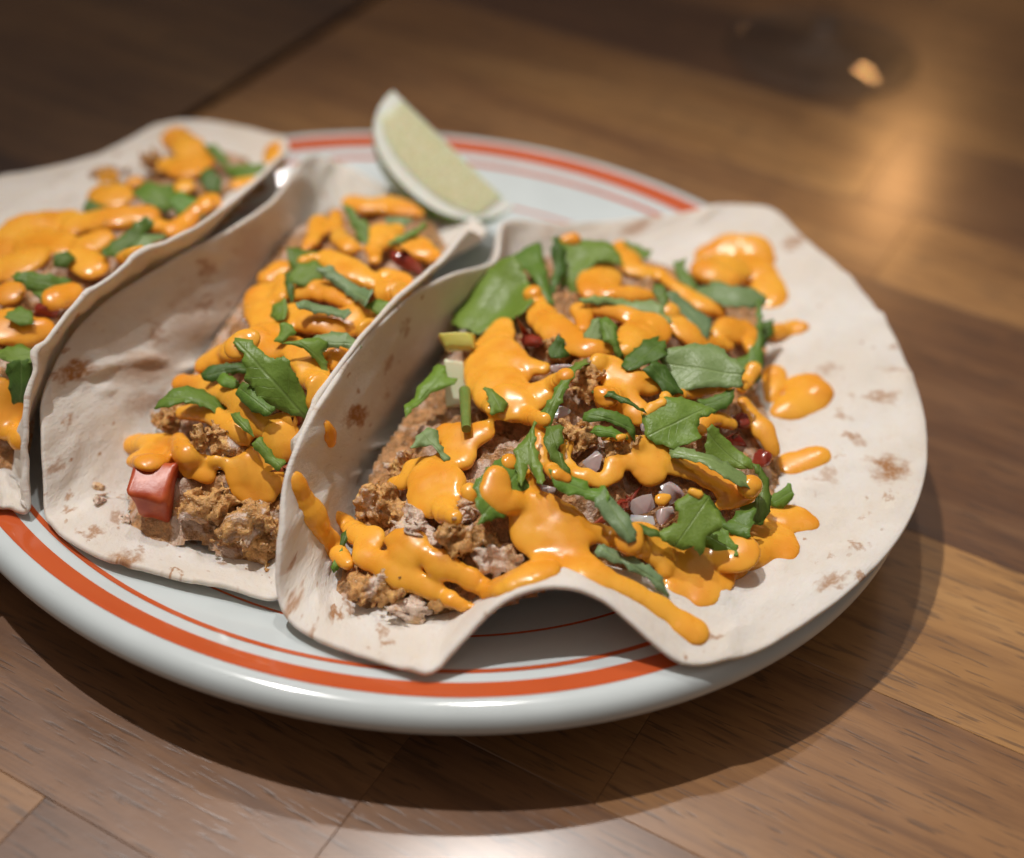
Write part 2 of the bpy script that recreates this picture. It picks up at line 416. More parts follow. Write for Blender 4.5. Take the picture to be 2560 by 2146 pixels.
# ------------------------------------------------------------------ tortillas (thin plate spline through measured points)
def tps_fit(uv, xyz, lam=1e-3):
    n = len(uv); d2 = ((uv[:, None]-uv[None])**2).sum(-1); Kk = .5*d2*np.log(d2+1e-12)
    A = np.zeros((n+3, n+3)); A[:n, :n] = Kk+lam*np.eye(n); A[:n, n] = 1; A[:n, n+1:] = uv; A[n, :n] = 1; A[n+1:, :n] = uv.T
    b = np.zeros((n+3, xyz.shape[1])); b[:n] = xyz
    return np.linalg.solve(A, b), uv
def tps_eval(fit, q):
    W, uv = fit; out = []
    for c in np.array_split(q, max(1, len(q)//4000)):
        d2 = ((c[:, None]-uv[None])**2).sum(-1); Kk = .5*d2*np.log(d2+1e-12)
        out.append(Kk@W[:len(uv)]+W[len(uv)]+c@W[len(uv)+1:])
    return np.concatenate(out)
def make_tortilla(rim, inner, seed, thick=.0015):
    uv = []; P = []
    for (x, y, z, th) in rim:
        uv.append((math.cos(math.radians(th)), math.sin(math.radians(th)))); P.append(dat(x, y, z))
    for (x, y, z, u, v) in inner: uv.append((u, v)); P.append(dat(x, y, z))
    fit = tps_fit(np.array(uv), np.array(P), 4e-4)
    NR, NA = 56, 260
    rr = np.linspace(0, 1, NR+1)[1:]; th = np.linspace(0, 2*np.pi, NA, endpoint=False)
    q = [(0, 0)]
    for r in rr:
        wob = 1+.012*np.array([noise.noise(Vector((math.cos(t)*2.2, math.sin(t)*2.2, seed*5.3))) for t in th])*(r**6)
        q += list(zip(r*wob*np.cos(th), r*wob*np.sin(th)))
    q = np.array(q); S = tps_eval(fit, q)
    xr = S[:, 0]*math.cos(PTH)+S[:, 1]*math.sin(PTH); yr = -S[:, 0]*math.sin(PTH)+S[:, 1]*math.cos(PTH)
    rho = np.hypot(xr/PA, yr/PB); zmin = plate_z(np.clip(rho, 0, .96))+.0017; ov = zmin-S[:, 2]
    S[:, 2] += np.where(rho < 1.03, np.where(ov > .003, ov, np.maximum(0, (ov+.003))**2/.012), 0)
    f = [(0, 1+j, 1+(j+1) % NA) for j in range(NA)]
    for i in range(NR-1):
        for j in range(NA):
            k = (j+1) % NA; a = 1+i*NA; f.append((a+j, a+NA+j, a+NA+k, a+k))
    me = pydata('tmp', S, f); N = np.zeros((len(S), 3)); me.vertices.foreach_get('co', np.zeros(len(S)*3))
    nn = np.zeros(len(S)*3); me.vertex_normals.foreach_get('vector', nn); N = nn.reshape(-1, 3)
    bpy.data.meshes.remove(me)
    if N[:, 2].mean() < 0: N = -N; f = [g[::-1] for g in f]
    lump = np.array([noise.fractal(Vector((a*5, b*5, seed*9.1)), 1.0, 2.0, 3) for a, b in q])*.0009
    lump += np.array([max(0, noise.noise(Vector((a*11, b*11, seed*4.7)))-.22) for a, b in q])*.0030
    top = S+N*(thick/2+lump)[:, None]; bot = S+N*(-thick/2+lump*.6)[:, None]
    n = len(S); V = list(top)+list(bot); F = list(f)+[tuple(n+i for i in g[::-1]) for g in f]
    rim0 = 1+(NR-1)*NA
    # rounded edge
    rad = S[rim0:]-S[rim0-NA:rim0]; rad /= np.linalg.norm(rad, axis=1)[:, None]
    m1 = top[rim0:]+rad*thick*.30-N[rim0:]*thick*.12; m2 = (top[rim0:]+bot[rim0:])/2+rad*thick*.45; m3 = bot[rim0:]+rad*thick*.30+N[rim0:]*thick*.12
    b0 = len(V); V += list(m1)+list(m2)+list(m3)
    flip = F[len(f)-1]
    rows = [list(range(rim0, rim0+NA)), list(range(b0, b0+NA)), list(range(b0+NA, b0+2*NA)), list(range(b0+2*NA, b0+3*NA)), list(range(n+rim0, n+rim0+NA))]
    for a, b in zip(rows[:-1], rows[1:]):
        for j in range(NA):
            k = (j+1) % NA; F.append((a[j], b[j], b[k], a[k]))
    me = pydata('tortilla', V, F)
    bm = bmesh.new(); bm.from_mesh(me); bmesh.ops.recalc_face_normals(bm, faces=bm.faces); bm.to_mesh(me); bm.free()
    qq = np.zeros((len(V), 3)); qq[:n, :2] = q; qq[n:2*n, :2] = q+7.3; e = q[rim0:]
    for k in range(3): qq[b0+k*NA:b0+(k+1)*NA, :2] = e*(1.0)
    vec_attr(me, 'disc', qq)
    bvh = BVHTree.FromPolygons([Vector(p) for p in top], [g for g in f])
    return me, bvh, q, f

RIM3 = [(890,1375,.028,-105),(820,1364,.0275,-113),(740,1345,.026,-122),(650,1310,.0255,-135),(585,1255,.026,-147),(572,1200,.030,-153),(570,1130,.036,-159),(590,980,.047,-168),(640,850,.054,-178),(740,705,.057,172),(850,600,.056,161),(940,560,.052,151),(1010,540,.047,142),
        (1030,462,.037,130),(1150,462,.031,116),(1300,452,.0305,100),(1400,440,.0310,90),(1480,424,.0325,80),(1570,430,.0325,70),(1645,485,.0315,58),(1750,585,.0305,42),(1840,720,.0305,22),(1888,850,.0305,5),(1894,950,.0305,-7),(1862,1060,.0300,-20),(1750,1205,.0295,-40),(1600,1310,.029,-55),(1480,1358,.029,-66),(1400,1362,.0300,-72),(1330,1310,.0345,-77),(1240,1232,.0400,-83),(1130,1202,.0425,-89),(1040,1228,.0400,-94),(970,1290,.0335,-99)]
IN3 = [(690,1190,.0205,-.52,-.62),(790,960,.0180,-.50,-.15),(1000,650,.0180,-.42,.42),(640,1060,.0340,-.80,-.40),(720,880,.0380,-.80,0),(900,680,.0370,-.74,.42),(1150,1000,.0165,0,-.2),(1250,800,.0165,.1,.1),(1250,620,.0190,.05,.5),(1500,900,.0230,.45,.0),(1700,880,.0290,.74,.0),(1600,1120,.0280,.5,-.45),(1650,650,.0290,.62,.45),(1000,1200,.0230,-.15,-.72),(1120,1150,.0345,-.01,-.82),(1300,1180,.033,.13,-.70)]
RIM2 = [(104,1066,.0255,-143),(98,1000,.030,-150),(90,900,.038,-160),(94,800,.045,-170),(134,716,.050,-178),(178,656,.052,175),(267,585,.054,166),(398,511,.055,153),(490,463,.053,144),(570,402,.049,134),(607,340,.042,124),(640,322,.036,115),(690,335,.030,103),(770,375,.027,88),(900,425,.026,68),(990,465,.033,48),(985,490,.046,36),(962,480,.053,28),(920,522,.056,19),(850,584,.058,6),(745,686,.058,-12),(650,824,.054,-29),(606,940,.046,-44),(592,1060,.034,-60),(600,1170,.024,-74),(575,1222,.0225,-82),(470,1206,.0225,-95),(300,1172,.0245,-115),(178,1128,.0260,-132)]
IN2 = [(220,850,.0330,-.74,-.28),(330,1080,.0190,-.35,-.62),(500,1130,.0180,0,-.70),(430,900,.0170,-.30,-.25),(560,850,.0165,0,-.2),(640,700,.0165,.0,.15),(740,520,.0175,.0,.58),(650,560,.0190,-.30,.45),(420,650,.0370,-.74,.25),(560,490,.0360,-.66,.55),(640,960,.0270,.48,-.35),(760,700,.0330,.70,.05),(880,560,.0340,.62,.45)]
RIM1 = [(62,1054,.0265,-70),(56,950,.036,-58),(56,849,.046,-46),(83,722,.056,-30),(160,621,.061,-16),(285,526,.063,0),(445,437,.060,18),(549,348,.051,35),(592,298,.038,46),(540,272,.033,56),(450,255,.0315,66),(330,257,.0310,78),(230,308,.0300,90),(120,344,.0300,102),(0,362,.0310,115),(-130,430,.033,130),(-260,600,.035,152),(-310,800,.035,178),(-260,980,.034,-155),(-130,1060,.031,-128),(-30,1045,.029,-98),(20,1044,.0275,-82)]
IN1 = [(270,578,.0505,.90,0),(172,652,.049,.865,-.248),(402,503,.0505,.856,.278),(115,735,.045,.78,-.45),(20,960,.0250,.15,-.62),(-50,850,.0175,0,-.3),(60,700,.0170,.15,.0),(200,520,.0180,.15,.4),(380,360,.0220,.2,.72),(-120,700,.0200,-.4,-.1),(280,510,.0340,.62,.28),(100,720,.0330,.62,-.15),(40,890,.0290,.60,-.42),(0,500,.0250,-.3,.5)]
T = {}
SPOTS = {1: [], 2: [], 3: []}
tort = {}
for k, rim, inn in ((1, RIM1, IN1), (2, RIM2, IN2), (3, RIM3, IN3)):
    tort[k] = make_tortilla(rim, inn, k)
def hit(bvhs, px, py):
    o = Vector(CAM); d = Vector(ray(px, py)); best = None
    for b in bvhs:
        h = b.ray_cast(o, d)
        if h[0] is not None and (best is None or h[3] < best[3]): best = h
    return best
def disc_at(k, px, py):
    me, bvh, q, f = tort[k]; h = bvh.ray_cast(Vector(CAM), Vector(ray(px, py)))
    if h[0] is None: return None
    idx = list(f[h[2]]); return q[idx].mean(0)
# toasted blisters: (region, x, y, half width px, half height px, strength)
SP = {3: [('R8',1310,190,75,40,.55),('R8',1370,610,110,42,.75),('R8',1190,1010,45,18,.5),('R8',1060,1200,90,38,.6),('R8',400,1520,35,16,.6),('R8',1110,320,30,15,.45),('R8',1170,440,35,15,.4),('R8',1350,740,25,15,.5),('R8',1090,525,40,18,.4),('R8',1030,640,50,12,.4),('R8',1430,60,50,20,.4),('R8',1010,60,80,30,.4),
          ('R1',640,1600,75,90,.8),('R1',880,1200,40,35,.6),('R1',1010,970,35,25,.5),('R3',160,1360,70,30,.6),('R3',470,1440,55,30,.75),('R3',590,1415,35,22,.6),('R3',310,1540,35,32,.6),('R3',800,1590,40,40,.55),('R3',850,1680,60,60,.6),('R2',900,190,75,55,.6),('R2',2060,310,50,70,.6),('R2',210,220,40,40,.4),('R1',960,1380,150,260,.22),('R3',640,480,120,200,.25)],  # last two: tan wall foot, oil plus bounce light painted as colour
      2: [('R6',540,350,120,60,.8),('R6',465,700,42,70,.55),('R6',390,1035,25,40,.5),('R6',455,1310,45,25,.6),('R6',630,1460,85,30,.6),('R6',960,1580,60,25,.45),('R6',850,1640,130,14,.7),('R6',1200,1740,90,12,.7),('R6',850,1370,60,30,.5),('R5',1430,1180,75,90,.55),('R5',1400,1430,50,90,.5),('R5',1060,1640,90,60,.5),('R6',1010,330,190,110,.45),('R6',1000,560,170,90,.45),('R5',1700,1100,120,260,.25),('R5',1300,1500,160,180,.22),('R6',800,1000,120,160,.15),('R7',1900,690,30,50,.8),('R7',1740,790,40,45,.5)],  # broad wall patches: tan oil, with fold shade and glow painted in
      1: [('R5',1500,860,55,40,.85),('R5',1010,1160,55,50,.8),('R5',1330,980,40,20,.5),('R5',1200,1060,30,18,.5),('R6',290,330,22,35,.6),('R5',1930,620,30,40,.5)]}
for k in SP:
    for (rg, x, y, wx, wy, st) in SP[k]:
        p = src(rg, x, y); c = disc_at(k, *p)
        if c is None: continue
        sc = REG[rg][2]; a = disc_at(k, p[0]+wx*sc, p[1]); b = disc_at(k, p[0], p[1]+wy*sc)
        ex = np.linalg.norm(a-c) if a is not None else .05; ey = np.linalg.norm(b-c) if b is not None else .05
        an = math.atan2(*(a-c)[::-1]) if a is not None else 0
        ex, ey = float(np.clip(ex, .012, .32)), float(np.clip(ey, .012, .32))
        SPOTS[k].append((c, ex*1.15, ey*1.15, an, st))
TL = {1: 'blurred flour tortilla of the taco at the left edge', 2: 'folded flour tortilla of the middle taco with the big tomato cube', 3: 'wide open flour tortilla of the front right taco with arched front edge'}
for k in (1, 2, 3):
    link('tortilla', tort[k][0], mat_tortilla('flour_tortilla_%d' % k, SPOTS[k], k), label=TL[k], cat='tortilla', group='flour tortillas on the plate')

# ------------------------------------------------------------------ the mounds of filling
M3B = [(690,1190,.027),(725,1100,.029),(748,1000,.031),(772,920,.033),(820,850,.034),(872,760,.036),(930,680,.036),(960,610,.038),(1000,560,.038),(1070,515,.036),(1150,495,.034),(1300,500,.033),(1400,530,.033),(1500,555,.034),(1560,610,.034),(1575,690,.033),(1550,770,.034),(1585,840,.033),(1602,930,.033),(1592,990,.033),(1560,1060,.033),(1480,1130,.033),(1370,1170,.035),(1230,1150,.038),(1090,1190,.036),(1000,1225,.031),(900,1238,.028),(800,1250,.0265),(725,1222,.0265)]
M3I = [(900,1100,.039),(1000,1000,.043),(1100,1050,.044),(1000,900,.045),(1250,950,.047),(1400,900,.046),(1200,750,.052),(1350,700,.049),(1100,650,.049),(1250,580,.044),(1450,780,.046),(1480,1000,.041),(1050,580,.044),(900,980,.041)]
M2B = [(268,1085,.026),(262,960,.029),(330,860,.033),(420,700,.037),(510,570,.039),(600,450,.039),(690,400,.035),(800,395,.033),(880,430,.036),(920,490,.044),(850,590,.050),(740,690,.051),(640,840,.047),(600,960,.038),(585,1080,.029),(560,1140,.024),(470,1130,.024),(400,1070,.029),(330,1095,.026)]
M2I = [(480,800,.046),(560,680,.050),(650,580,.052),(740,500,.049),(500,900,.042),(480,1000,.034),(600,800,.051),(760,600,.053)]
M1B = [(-100,940,.031),(0,950,.031),(50,900,.033),(58,850,.036),(92,720,.043),(170,630,.048),(300,530,.049),(450,440,.046),(545,360,.040),(500,300,.036),(400,272,.035),(300,335,.034),(200,395,.034),(100,435,.034),(0,470,.034),(-120,600,.034),(-170,800,.034)]
M1I = [(100,650,.048),(250,500,.048),(0,750,.048),(400,380,.045),(-50,650,.046)]
def inside(poly, pts):
    x, y = pts[:, 0], pts[:, 1]; r = np.zeros(len(pts), bool); n = len(poly); dmin = np.full(len(pts), 1e9)
    for i in range(n):
        a, b = poly[i], poly[(i+1) % n]
        c = ((a[1] > y) != (b[1] > y)); xi = (b[0]-a[0])*(y-a[1])/(b[1]-a[1]+1e-15)+a[0]; r ^= (c & (x < xi))
        e = b-a; t = np.clip(((pts-a)@e)/(e@e), 0, 1); dmin = np.minimum(dmin, np.linalg.norm(pts-(a+t[:, None]*e), axis=1))
    return r, dmin
MOUND = {}
def make_mound(k, B, I, label):
    b = np.array([dat(*p) for p in B]); i = np.array([dat(*p) for p in I]) ; allp = np.vstack([b, i])
    sc = 20.0; fit = tps_fit(allp[:, :2]*sc, allp[:, 2:], 3e-3)
    lo, hi = b[:, :2].min(0)-.004, b[:, :2].max(0)+.004; st = .0009
    gx = np.arange(lo[0], hi[0], st); gy = np.arange(lo[1], hi[1], st); X, Y = np.meshgrid(gx, gy, indexing='ij')
    pts = np.c_[X.ravel(), Y.ravel()]; z = tps_eval(fit, pts*sc)[:, 0]; ins, d = inside(b[:, :2], pts)
    keep = ins | (d < .0012)
    lum = np.array([noise.noise(Vector((p[0]*70, p[1]*70, k*3.3))) if kp else 0 for p, kp in zip(pts, keep)])
    fine = np.array([noise.fractal(Vector((p[0]*210, p[1]*210, k*7.3)), .9, 2.1, 4) if kp else 0 for p, kp in zip(pts, keep)])
    edge = np.clip(d/.008, 0, 1); edge[~ins] = 0
    zs = z+lum*.0015*edge
    idx = -np.ones(len(pts), int); idx[keep] = np.arange(keep.sum()); G = idx.reshape(X.shape)
    F = []
    a, b2, c, d4 = G[:-1, :-1], G[1:, :-1], G[1:, 1:], G[:-1, 1:]
    ok = (a >= 0) & (b2 >= 0) & (c >= 0) & (d4 >= 0); F = np.stack([a[ok], b2[ok], c[ok], d4[ok]], 1)
    smoothV = np.c_[pts[keep], zs[keep]]
    MOUND[k] = BVHTree.FromPolygons([Vector(p) for p in smoothV], [tuple(map(int, q)) for q in F])
    bed = np.c_[pts[keep], (z+lum*.0048*edge+fine*.0034*edge-.0042*edge-.005*(1-edge))[keep]]
    link('chopped_filling', pydata('chopped_filling', bed, F), BED, label=label, cat='filling', kind='stuff')
make_mound(3, M3B, M3I, 'bed of chopped fried chicken and onion in the front right taco')
make_mound(2, M2B, M2I, 'bed of chopped fried chicken in the middle taco')
make_mound(1, M1B, M1I, 'bed of chopped filling in the blurred left taco')
TORT_B = [tort[k][1] for k in (1, 2, 3)]
BASE_B = list(MOUND.values())+TORT_B
def surf(reg, x, y, bvhs=None):
    p = src(reg, x, y); h = hit(bvhs or BASE_B, *p)
    if h is None:
        q = at(p[0], p[1], .03); return np.array(q), np.array([0, 0, 1.]), np.linalg.norm(q-CAM)
    n = np.array(h[1]); n = n if n@(-ray(*p)) > 0 else -n
    return np.array(h[0]), n, h[3]
def px2m(reg, r, dist): return r*REG[reg][2]*dist/(FN*SW)
FILLB = []   # pieces that later sauce runs over

# ------------------------------------------------------------------ chicken, tomato, onion pieces
def chunk_mesh(name, ax, seed, fibre=False, h=.00055):
    r = np.random.default_rng(int(seed*1000)); ax = np.array(ax)
    lo = -ax*1.45-.002; dim = np.ceil((2*(ax*1.45+.002))/h).astype(int)+1
    g = np.stack(np.meshgrid(*[lo[i]+np.arange(dim[i])*h for i in range(3)], indexing='ij'), -1)
    F = np.full(dim, 1e3); s0 = ax.min()
    for k in range(15):
        c = r.uniform(-.72, .72, 3)*ax; rad = ax.min()*r.uniform(.30, .62)*np.array([r.uniform(.7, 1.5), r.uniform(.7, 1.4), r.uniform(.7, 1.1)])
        if k == 0: c = c*0; rad = ax*.62
        qm = np.linalg.qr(r.normal(size=(3, 3)))[0] if k else np.eye(3); rad = rad*(np.array([1.7, .75, .8]) if k else 1)
        k0 = np.sqrt(((((g-c)@qm)/rad)**2).sum(-1)); d = (k0-1)*rad.min()
        kk = s0*.22; hh = np.maximum(kk-np.abs(F-d), 0)/kk; F = np.minimum(F, d)-hh*hh*kk*.25
    band = np.argwhere(np.abs(F) < .0030); o = Vector((seed*.017, seed*.023, seed*.009))
    for i, j, k in band:
        p = Vector(g[i, j, k])
        if fibre: p = Vector((p.x*.30+p.y*.1, p.y, p.z))
        F[i, j, k] += .0010*noise.fractal((p+o)*520, .7, 2.1, 2)+.0008*noise.noise((p+o)*150)-.0009*abs(noise.noise((p+o)*700))
    F[0] = F[-1] = 1; F[:, 0] = F[:, -1] = 1; F[:, :, 0] = F[:, :, -1] = 1
    V, Q = surface_nets(F, lo, h)
    return pydata(name, V, Q)
def place(o, loc, rot=None):
    o.matrix_world = Matrix.Translation(Vector(loc)) @ (rot.to_4x4() if rot is not None else Matrix.Identity(4))
def frame(n, spin):
    n = Vector(n).normalized(); q = n.to_track_quat('Z', 'Y').to_matrix(); return q @ Matrix.Rotation(spin, 3, 'Z')
def view_frame(spin, tilt=.55):
    """local x to the camera's right, z between up and the viewer"""
    n = Vector((0, 0, 1))*(1-tilt)+Vector(-_f)*tilt; n.normalize()
    x = (Vector(R2)-n*Vector(R2).dot(n)).normalized(); y = n.cross(x)
    m = Matrix((x, y, n)).transposed(); return m @ Matrix.Rotation(spin, 3, 'Z')
def add_bvh(o):
    me = o.data; mw = o.matrix_world
    FILLB.append(BVHTree.FromPolygons([mw @ v.co for v in me.vertices], [tuple(p.vertices) for p in me.polygons]))
def chicken(reg, x, y, wx, wy, mat, label, spin=0.0, sink=.35, amp=.20, freq=3.2, grp='fried chicken pieces'):
    p, n, d = surf(reg, x, y); a, b = px2m(reg, wx, d), px2m(reg, wy, d)
    me = chunk_mesh('chicken_piece', (a*.95, b*1.1, min(a, b)*.85), random.uniform(0, 50), mat is MEAT)
    o = link('chicken_piece', me, mat, label=label, cat='chicken', group=grp)
    place(o, p-np.array(n)*b*sink, view_frame(spin)); add_bvh(o); return o
CH = [('R3',790,650,185,165,CRISP,'browned chicken chunk against the folded wall of the front taco',.3),
      ('R3',1070,800,190,110,MEAT,'torn pale chicken shred between the sauce runs at front',-.3),
      ('R3',1450,670,80,70,MEAT,'small pale chicken crumb beside the sauce-coated leaf',.2),
      ('R3',1440,880,230,120,CRISP,'crusty brown chicken piece in the middle of the front opening',-.2),
      ('R3',1680,1050,250,90,MEAT,'long pale chicken strip just behind the arched edge',-.1),
      ('R3',760,1240,250,120,CRISP,'golden fried chicken strip at the front left lip',-.35),
      ('R3',1040,1390,190,85,MEAT,'ragged pale chicken end lying on bare tortilla at front',-.2),
      ('R3',960,320,90,160,CRISP,'dark crisp chicken bit deep by the tortilla wall',.1),
      ('R3',1330,1360,130,60,CRISP,'flat fried chicken flake under the front sauce strand',-.2),
      ('R4',440,110,150,90,CRISP,'crisp brown nugget crowning the front filling',.1),
      ('R2',500,1350,110,110,CRISP,'brown chicken bit behind the curled leaf',.3),
      ('R2',270,1130,60,70,CRISP,'small brown chicken crumb below the broad back leaf',.3),
      ('R4',760,200,150,70,CRISP,'shiny dark chicken bit by the folded centre leaf',.1),
      ('R6',1440,1270,140,130,CRISP,'bumpy fried chicken chunk right of the big tomato cube',.2),
      ('R6',1780,1430,190,190,CRISP,'large golden fried chicken chunk tucked against the front taco',-.4),
      ('R6',1130,670,110,90,CRISP,'small brown chicken bit above the sauce-topped tomato cube',.1),
      ('R6',1500,860,240,130,CRISP,'shadowed chicken piece in the hole of the middle sauce',.1),
      ('R6',850,1375,75,50,MEAT,'little charred chicken scrap on the middle tortilla floor',.1),
      ('R6',720,1200,130,90,MEAT,'flat pale meat smear on the middle tortilla wall',.1),
      ('R5',1080,430,80,60,CRISP,'blurred brown chicken bit at the back of the left taco',.1),
      ('R5',740,520,90,70,CRISP,'blurred brown chicken bit near the back edge of the left taco',.1)]
for c in CH: chicken(*c[:5], c[5], c[6], c[7], sink=(.75 if 'smear' in c[6] else .35))

def cube_mesh(name, ax, seed, bev=.30, warp=.30):
    bm = bmesh.new(); bmesh.ops.create_cube(bm, size=2.0)
    for v in bm.verts: v.co += Vector([random.uniform(-warp, warp) for _ in range(3)])
    bmesh.ops.bevel(bm, geom=bm.edges[:], offset=bev, segments=3, affect='EDGES', profile=.6)
    bmesh.ops.subdivide_edges(bm, edges=bm.edges[:], cuts=1, use_grid_fill=True)
    for v in bm.verts:
        k = 1+.16*noise.noise(v.co*1.3+Vector((seed, seed*.3, 0))); v.co = Vector((v.co.x*ax[0]*k, v.co.y*ax[1]*k, v.co.z*ax[2]*k))
    me = bpy.data.meshes.new(name); bm.to_mesh(me); bm.free(); return me
def shard_mesh(name, ax, seed, bev=.12):
    r = random.Random(seed); bm = bmesh.new()
    for _ in range(13):
        v = Vector([r.uniform(-1, 1) for _ in range(3)]); m = max(abs(c) for c in v); v = v/m*r.uniform(.8, 1.0)
        bm.verts.new((v.x*ax[0], v.y*ax[1], v.z*ax[2]))
    g = bmesh.ops.convex_hull(bm, input=bm.verts[:])
    bmesh.ops.delete(bm, geom=[e for e in g['geom_interior'] if isinstance(e, bmesh.types.BMVert)], context='VERTS')
    bmesh.ops.dissolve_limit(bm, angle_limit=.25, verts=bm.verts[:], edges=bm.edges[:])
    bmesh.ops.bevel(bm, geom=bm.edges[:], offset=min(ax)*bev*3.4, segments=4, affect='EDGES', profile=.5)
    bmesh.ops.triangulate(bm, faces=bm.faces[:])
    me = bpy.data.meshes.new(name); bm.to_mesh(me); bm.free(); return me
def dice(name, cat, reg, x, y, wx, wy, wz, mat, label, spin=0., tilt=.5, sink=.3, grp=None, bev=.32, rx=0., ry=0., warp=.34):
    p, n, d = surf(reg, x, y); a, b, c = px2m(reg, wx, d), px2m(reg, wy, d), px2m(reg, wz, d)
    o = link(name, cube_mesh(name, (a, b, c), random.uniform(0, 30), bev, warp) if warp < .2 else shard_mesh(name, (a, b, c), random.uniform(0, 30)), mat, label=label, cat=cat, group=grp)
    place(o, p-np.array(n)*c*sink, view_frame(spin, tilt) @ Matrix.Rotation(rx, 3, 'X') @ Matrix.Rotation(ry, 3, 'Y')); add_bvh(o); return o
GT = 'diced tomato pieces'
dice('tomato_cube', 'tomato', 'R6', 1085, 1170, 160, 165, 140, TOMATO, 'big orange-red tomato cube with sauce on top at the middle taco mouth', -.06, .45, .0, GT, .38, rx=-.15, warp=.195)
dice('tomato_cube', 'tomato', 'R7', 1560, 600, 170, 80, 90, TOMATO_D, 'red tomato piece under a sauce dollop near the lime', -.15, .5, .3, GT)
dice('tomato_cube', 'tomato', 'R6', 2020, 640, 90, 90, 80, TOMATO, 'tomato piece under the round sauce drop beside the front taco wall', .2, .5, .3, GT)
dice('tomato_cube', 'tomato', 'R6', 1970, 990, 90, 80, 80, TOMATO_D, 'dark red tomato piece wedged low beside the front taco wall', .3, .5, .3, GT)
dice('tomato_cube', 'tomato', 'R1', 1960, 1040, 100, 75, 70, TOMATO_D, 'wine-red tomato piece below the broad back leaf', -.6, .5, .3, GT)
dice('tomato_cube', 'tomato', 'R2', 1665, 1640, 75, 85, 60, TOMATO_D, 'dark red tomato piece beside the white onion sliver at right', .1, .5, .3, GT)
dice('tomato_cube', 'tomato', 'R4', 1620, 150, 120, 70, 60, TOMATO_D, 'dark red tomato piece behind the upright dark leaf at right', -.1, .5, .4, GT)
dice('tomato_cube', 'tomato', 'R4', 760, 620, 110, 90, 80, TOMATO_D, 'shaded tomato piece under the centre sauce loop', .4, .5, .4, GT)
dice('tomato_cube', 'tomato', 'R4', 1850, 290, 100, 90, 60, TOMATO_D, 'brownish tomato piece at the right end of the filling', -.5, .5, .4, GT)
dice('tomato_cube', 'tomato', 'R5', 320, 1460, 100, 80, 70, TOMATO_D, 'blurred dull red tomato piece in the left taco', .0, .5, .3, GT)
_tm = bpy.data.objects['tomato_cube']; _vb = max(abs(v.co.y) for v in _tm.data.vertices)
for v in _tm.data.vertices:
    q = v.co.y/_vb; v.co.x *= .90+.12*q; v.co.z *= .92+.10*q; v.co.x += .0006*noise.noise(v.co*260); v.co.y += .0009*noise.noise(v.co*210+Vector((5, 0, 0))); v.co.z += .0007*noise.noise(v.co*240)
GO = 'onion pieces in the tacos'
def onion(reg, x, y, wx, wy, label, mat=ONION, spin=0., tilt=.6, th=.22, sink=-.2, rx=0., ry=0.):
    return dice('onion_piece', 'onion', reg, x, y, wx, wy, min(wx, wy)*th, mat, label, spin, tilt, sink, GO, .30, rx, ry, .42)
onion('R1', 1450, 1060, 60, 100, 'mauve onion piece between the wall and the tall sauce blob', spin=.2)
onion('R2', 330, 1265, 110, 40, 'flat pinkish onion strip lying left of the folded leaf', spin=.15)
onion('R2', 310, 1590, 80, 60, 'pearly round onion chip in the centre of the front taco', ONION_W, .2, .6, .35)
onion('R4', 560, 320, 85, 75, 'mauve triangular onion piece at the edge of the centre sauce', spin=.7)
onion('R4', 1140, 540, 75, 95, 'translucent mauve onion piece behind the hanging sprig', spin=.5)
onion('R4', 190, 530, 85, 50, 'glassy onion piece topping the big front sauce blob', spin=-.3)
onion('R4', 920, 760, 100, 50, 'wet glistening onion piece near the pale leaf strip', ONION_W, -.1)
onion('R4', 1840, 150, 60, 110, 'white onion sliver under a sauce ribbon at the right', ONION_W, .5)
onion('R4', 920, 640, 110, 80, 'brownish soaked onion piece below the centre loop', spin=.5, sink=.1)
onion('R4', 1100, 720, 90, 80, 'soaked onion piece left of the hanging sprig', spin=.2, sink=.1)
onion('R2', 960, 1700, 70, 80, 'dark glazed onion piece left of the folded dark leaf', spin=.1, sink=.2)
onion('R7', 350, 1040, 55, 40, 'small mauve onion bit by the middle taco wall', spin=.5, sink=.6, tilt=.2)
onion('R7', 1840, 330, 70, 150, 'upright greyish onion sliver leaning in front of the lime', ONION, .12, .85)
onion('R4', 1080, 560, 40, 40, 'tiny onion bit under orange sauce by the hanging sprig', spin=.4)
o = dice('pale_stalk_piece', 'vegetable stalk', 'R1', 1375, 1380, 75, 170, 45, RIB, 'pale green stalk piece standing beside the folded wall', .05, .75, .0, None, .2, warp=.15)
tipm = cube_mesh('yellow_tip', (.0042, .0022, .0028), 3.0)
yt = link('yellow_tip', tipm, YEL, o); yt.location = (.0008, .0118, 0)

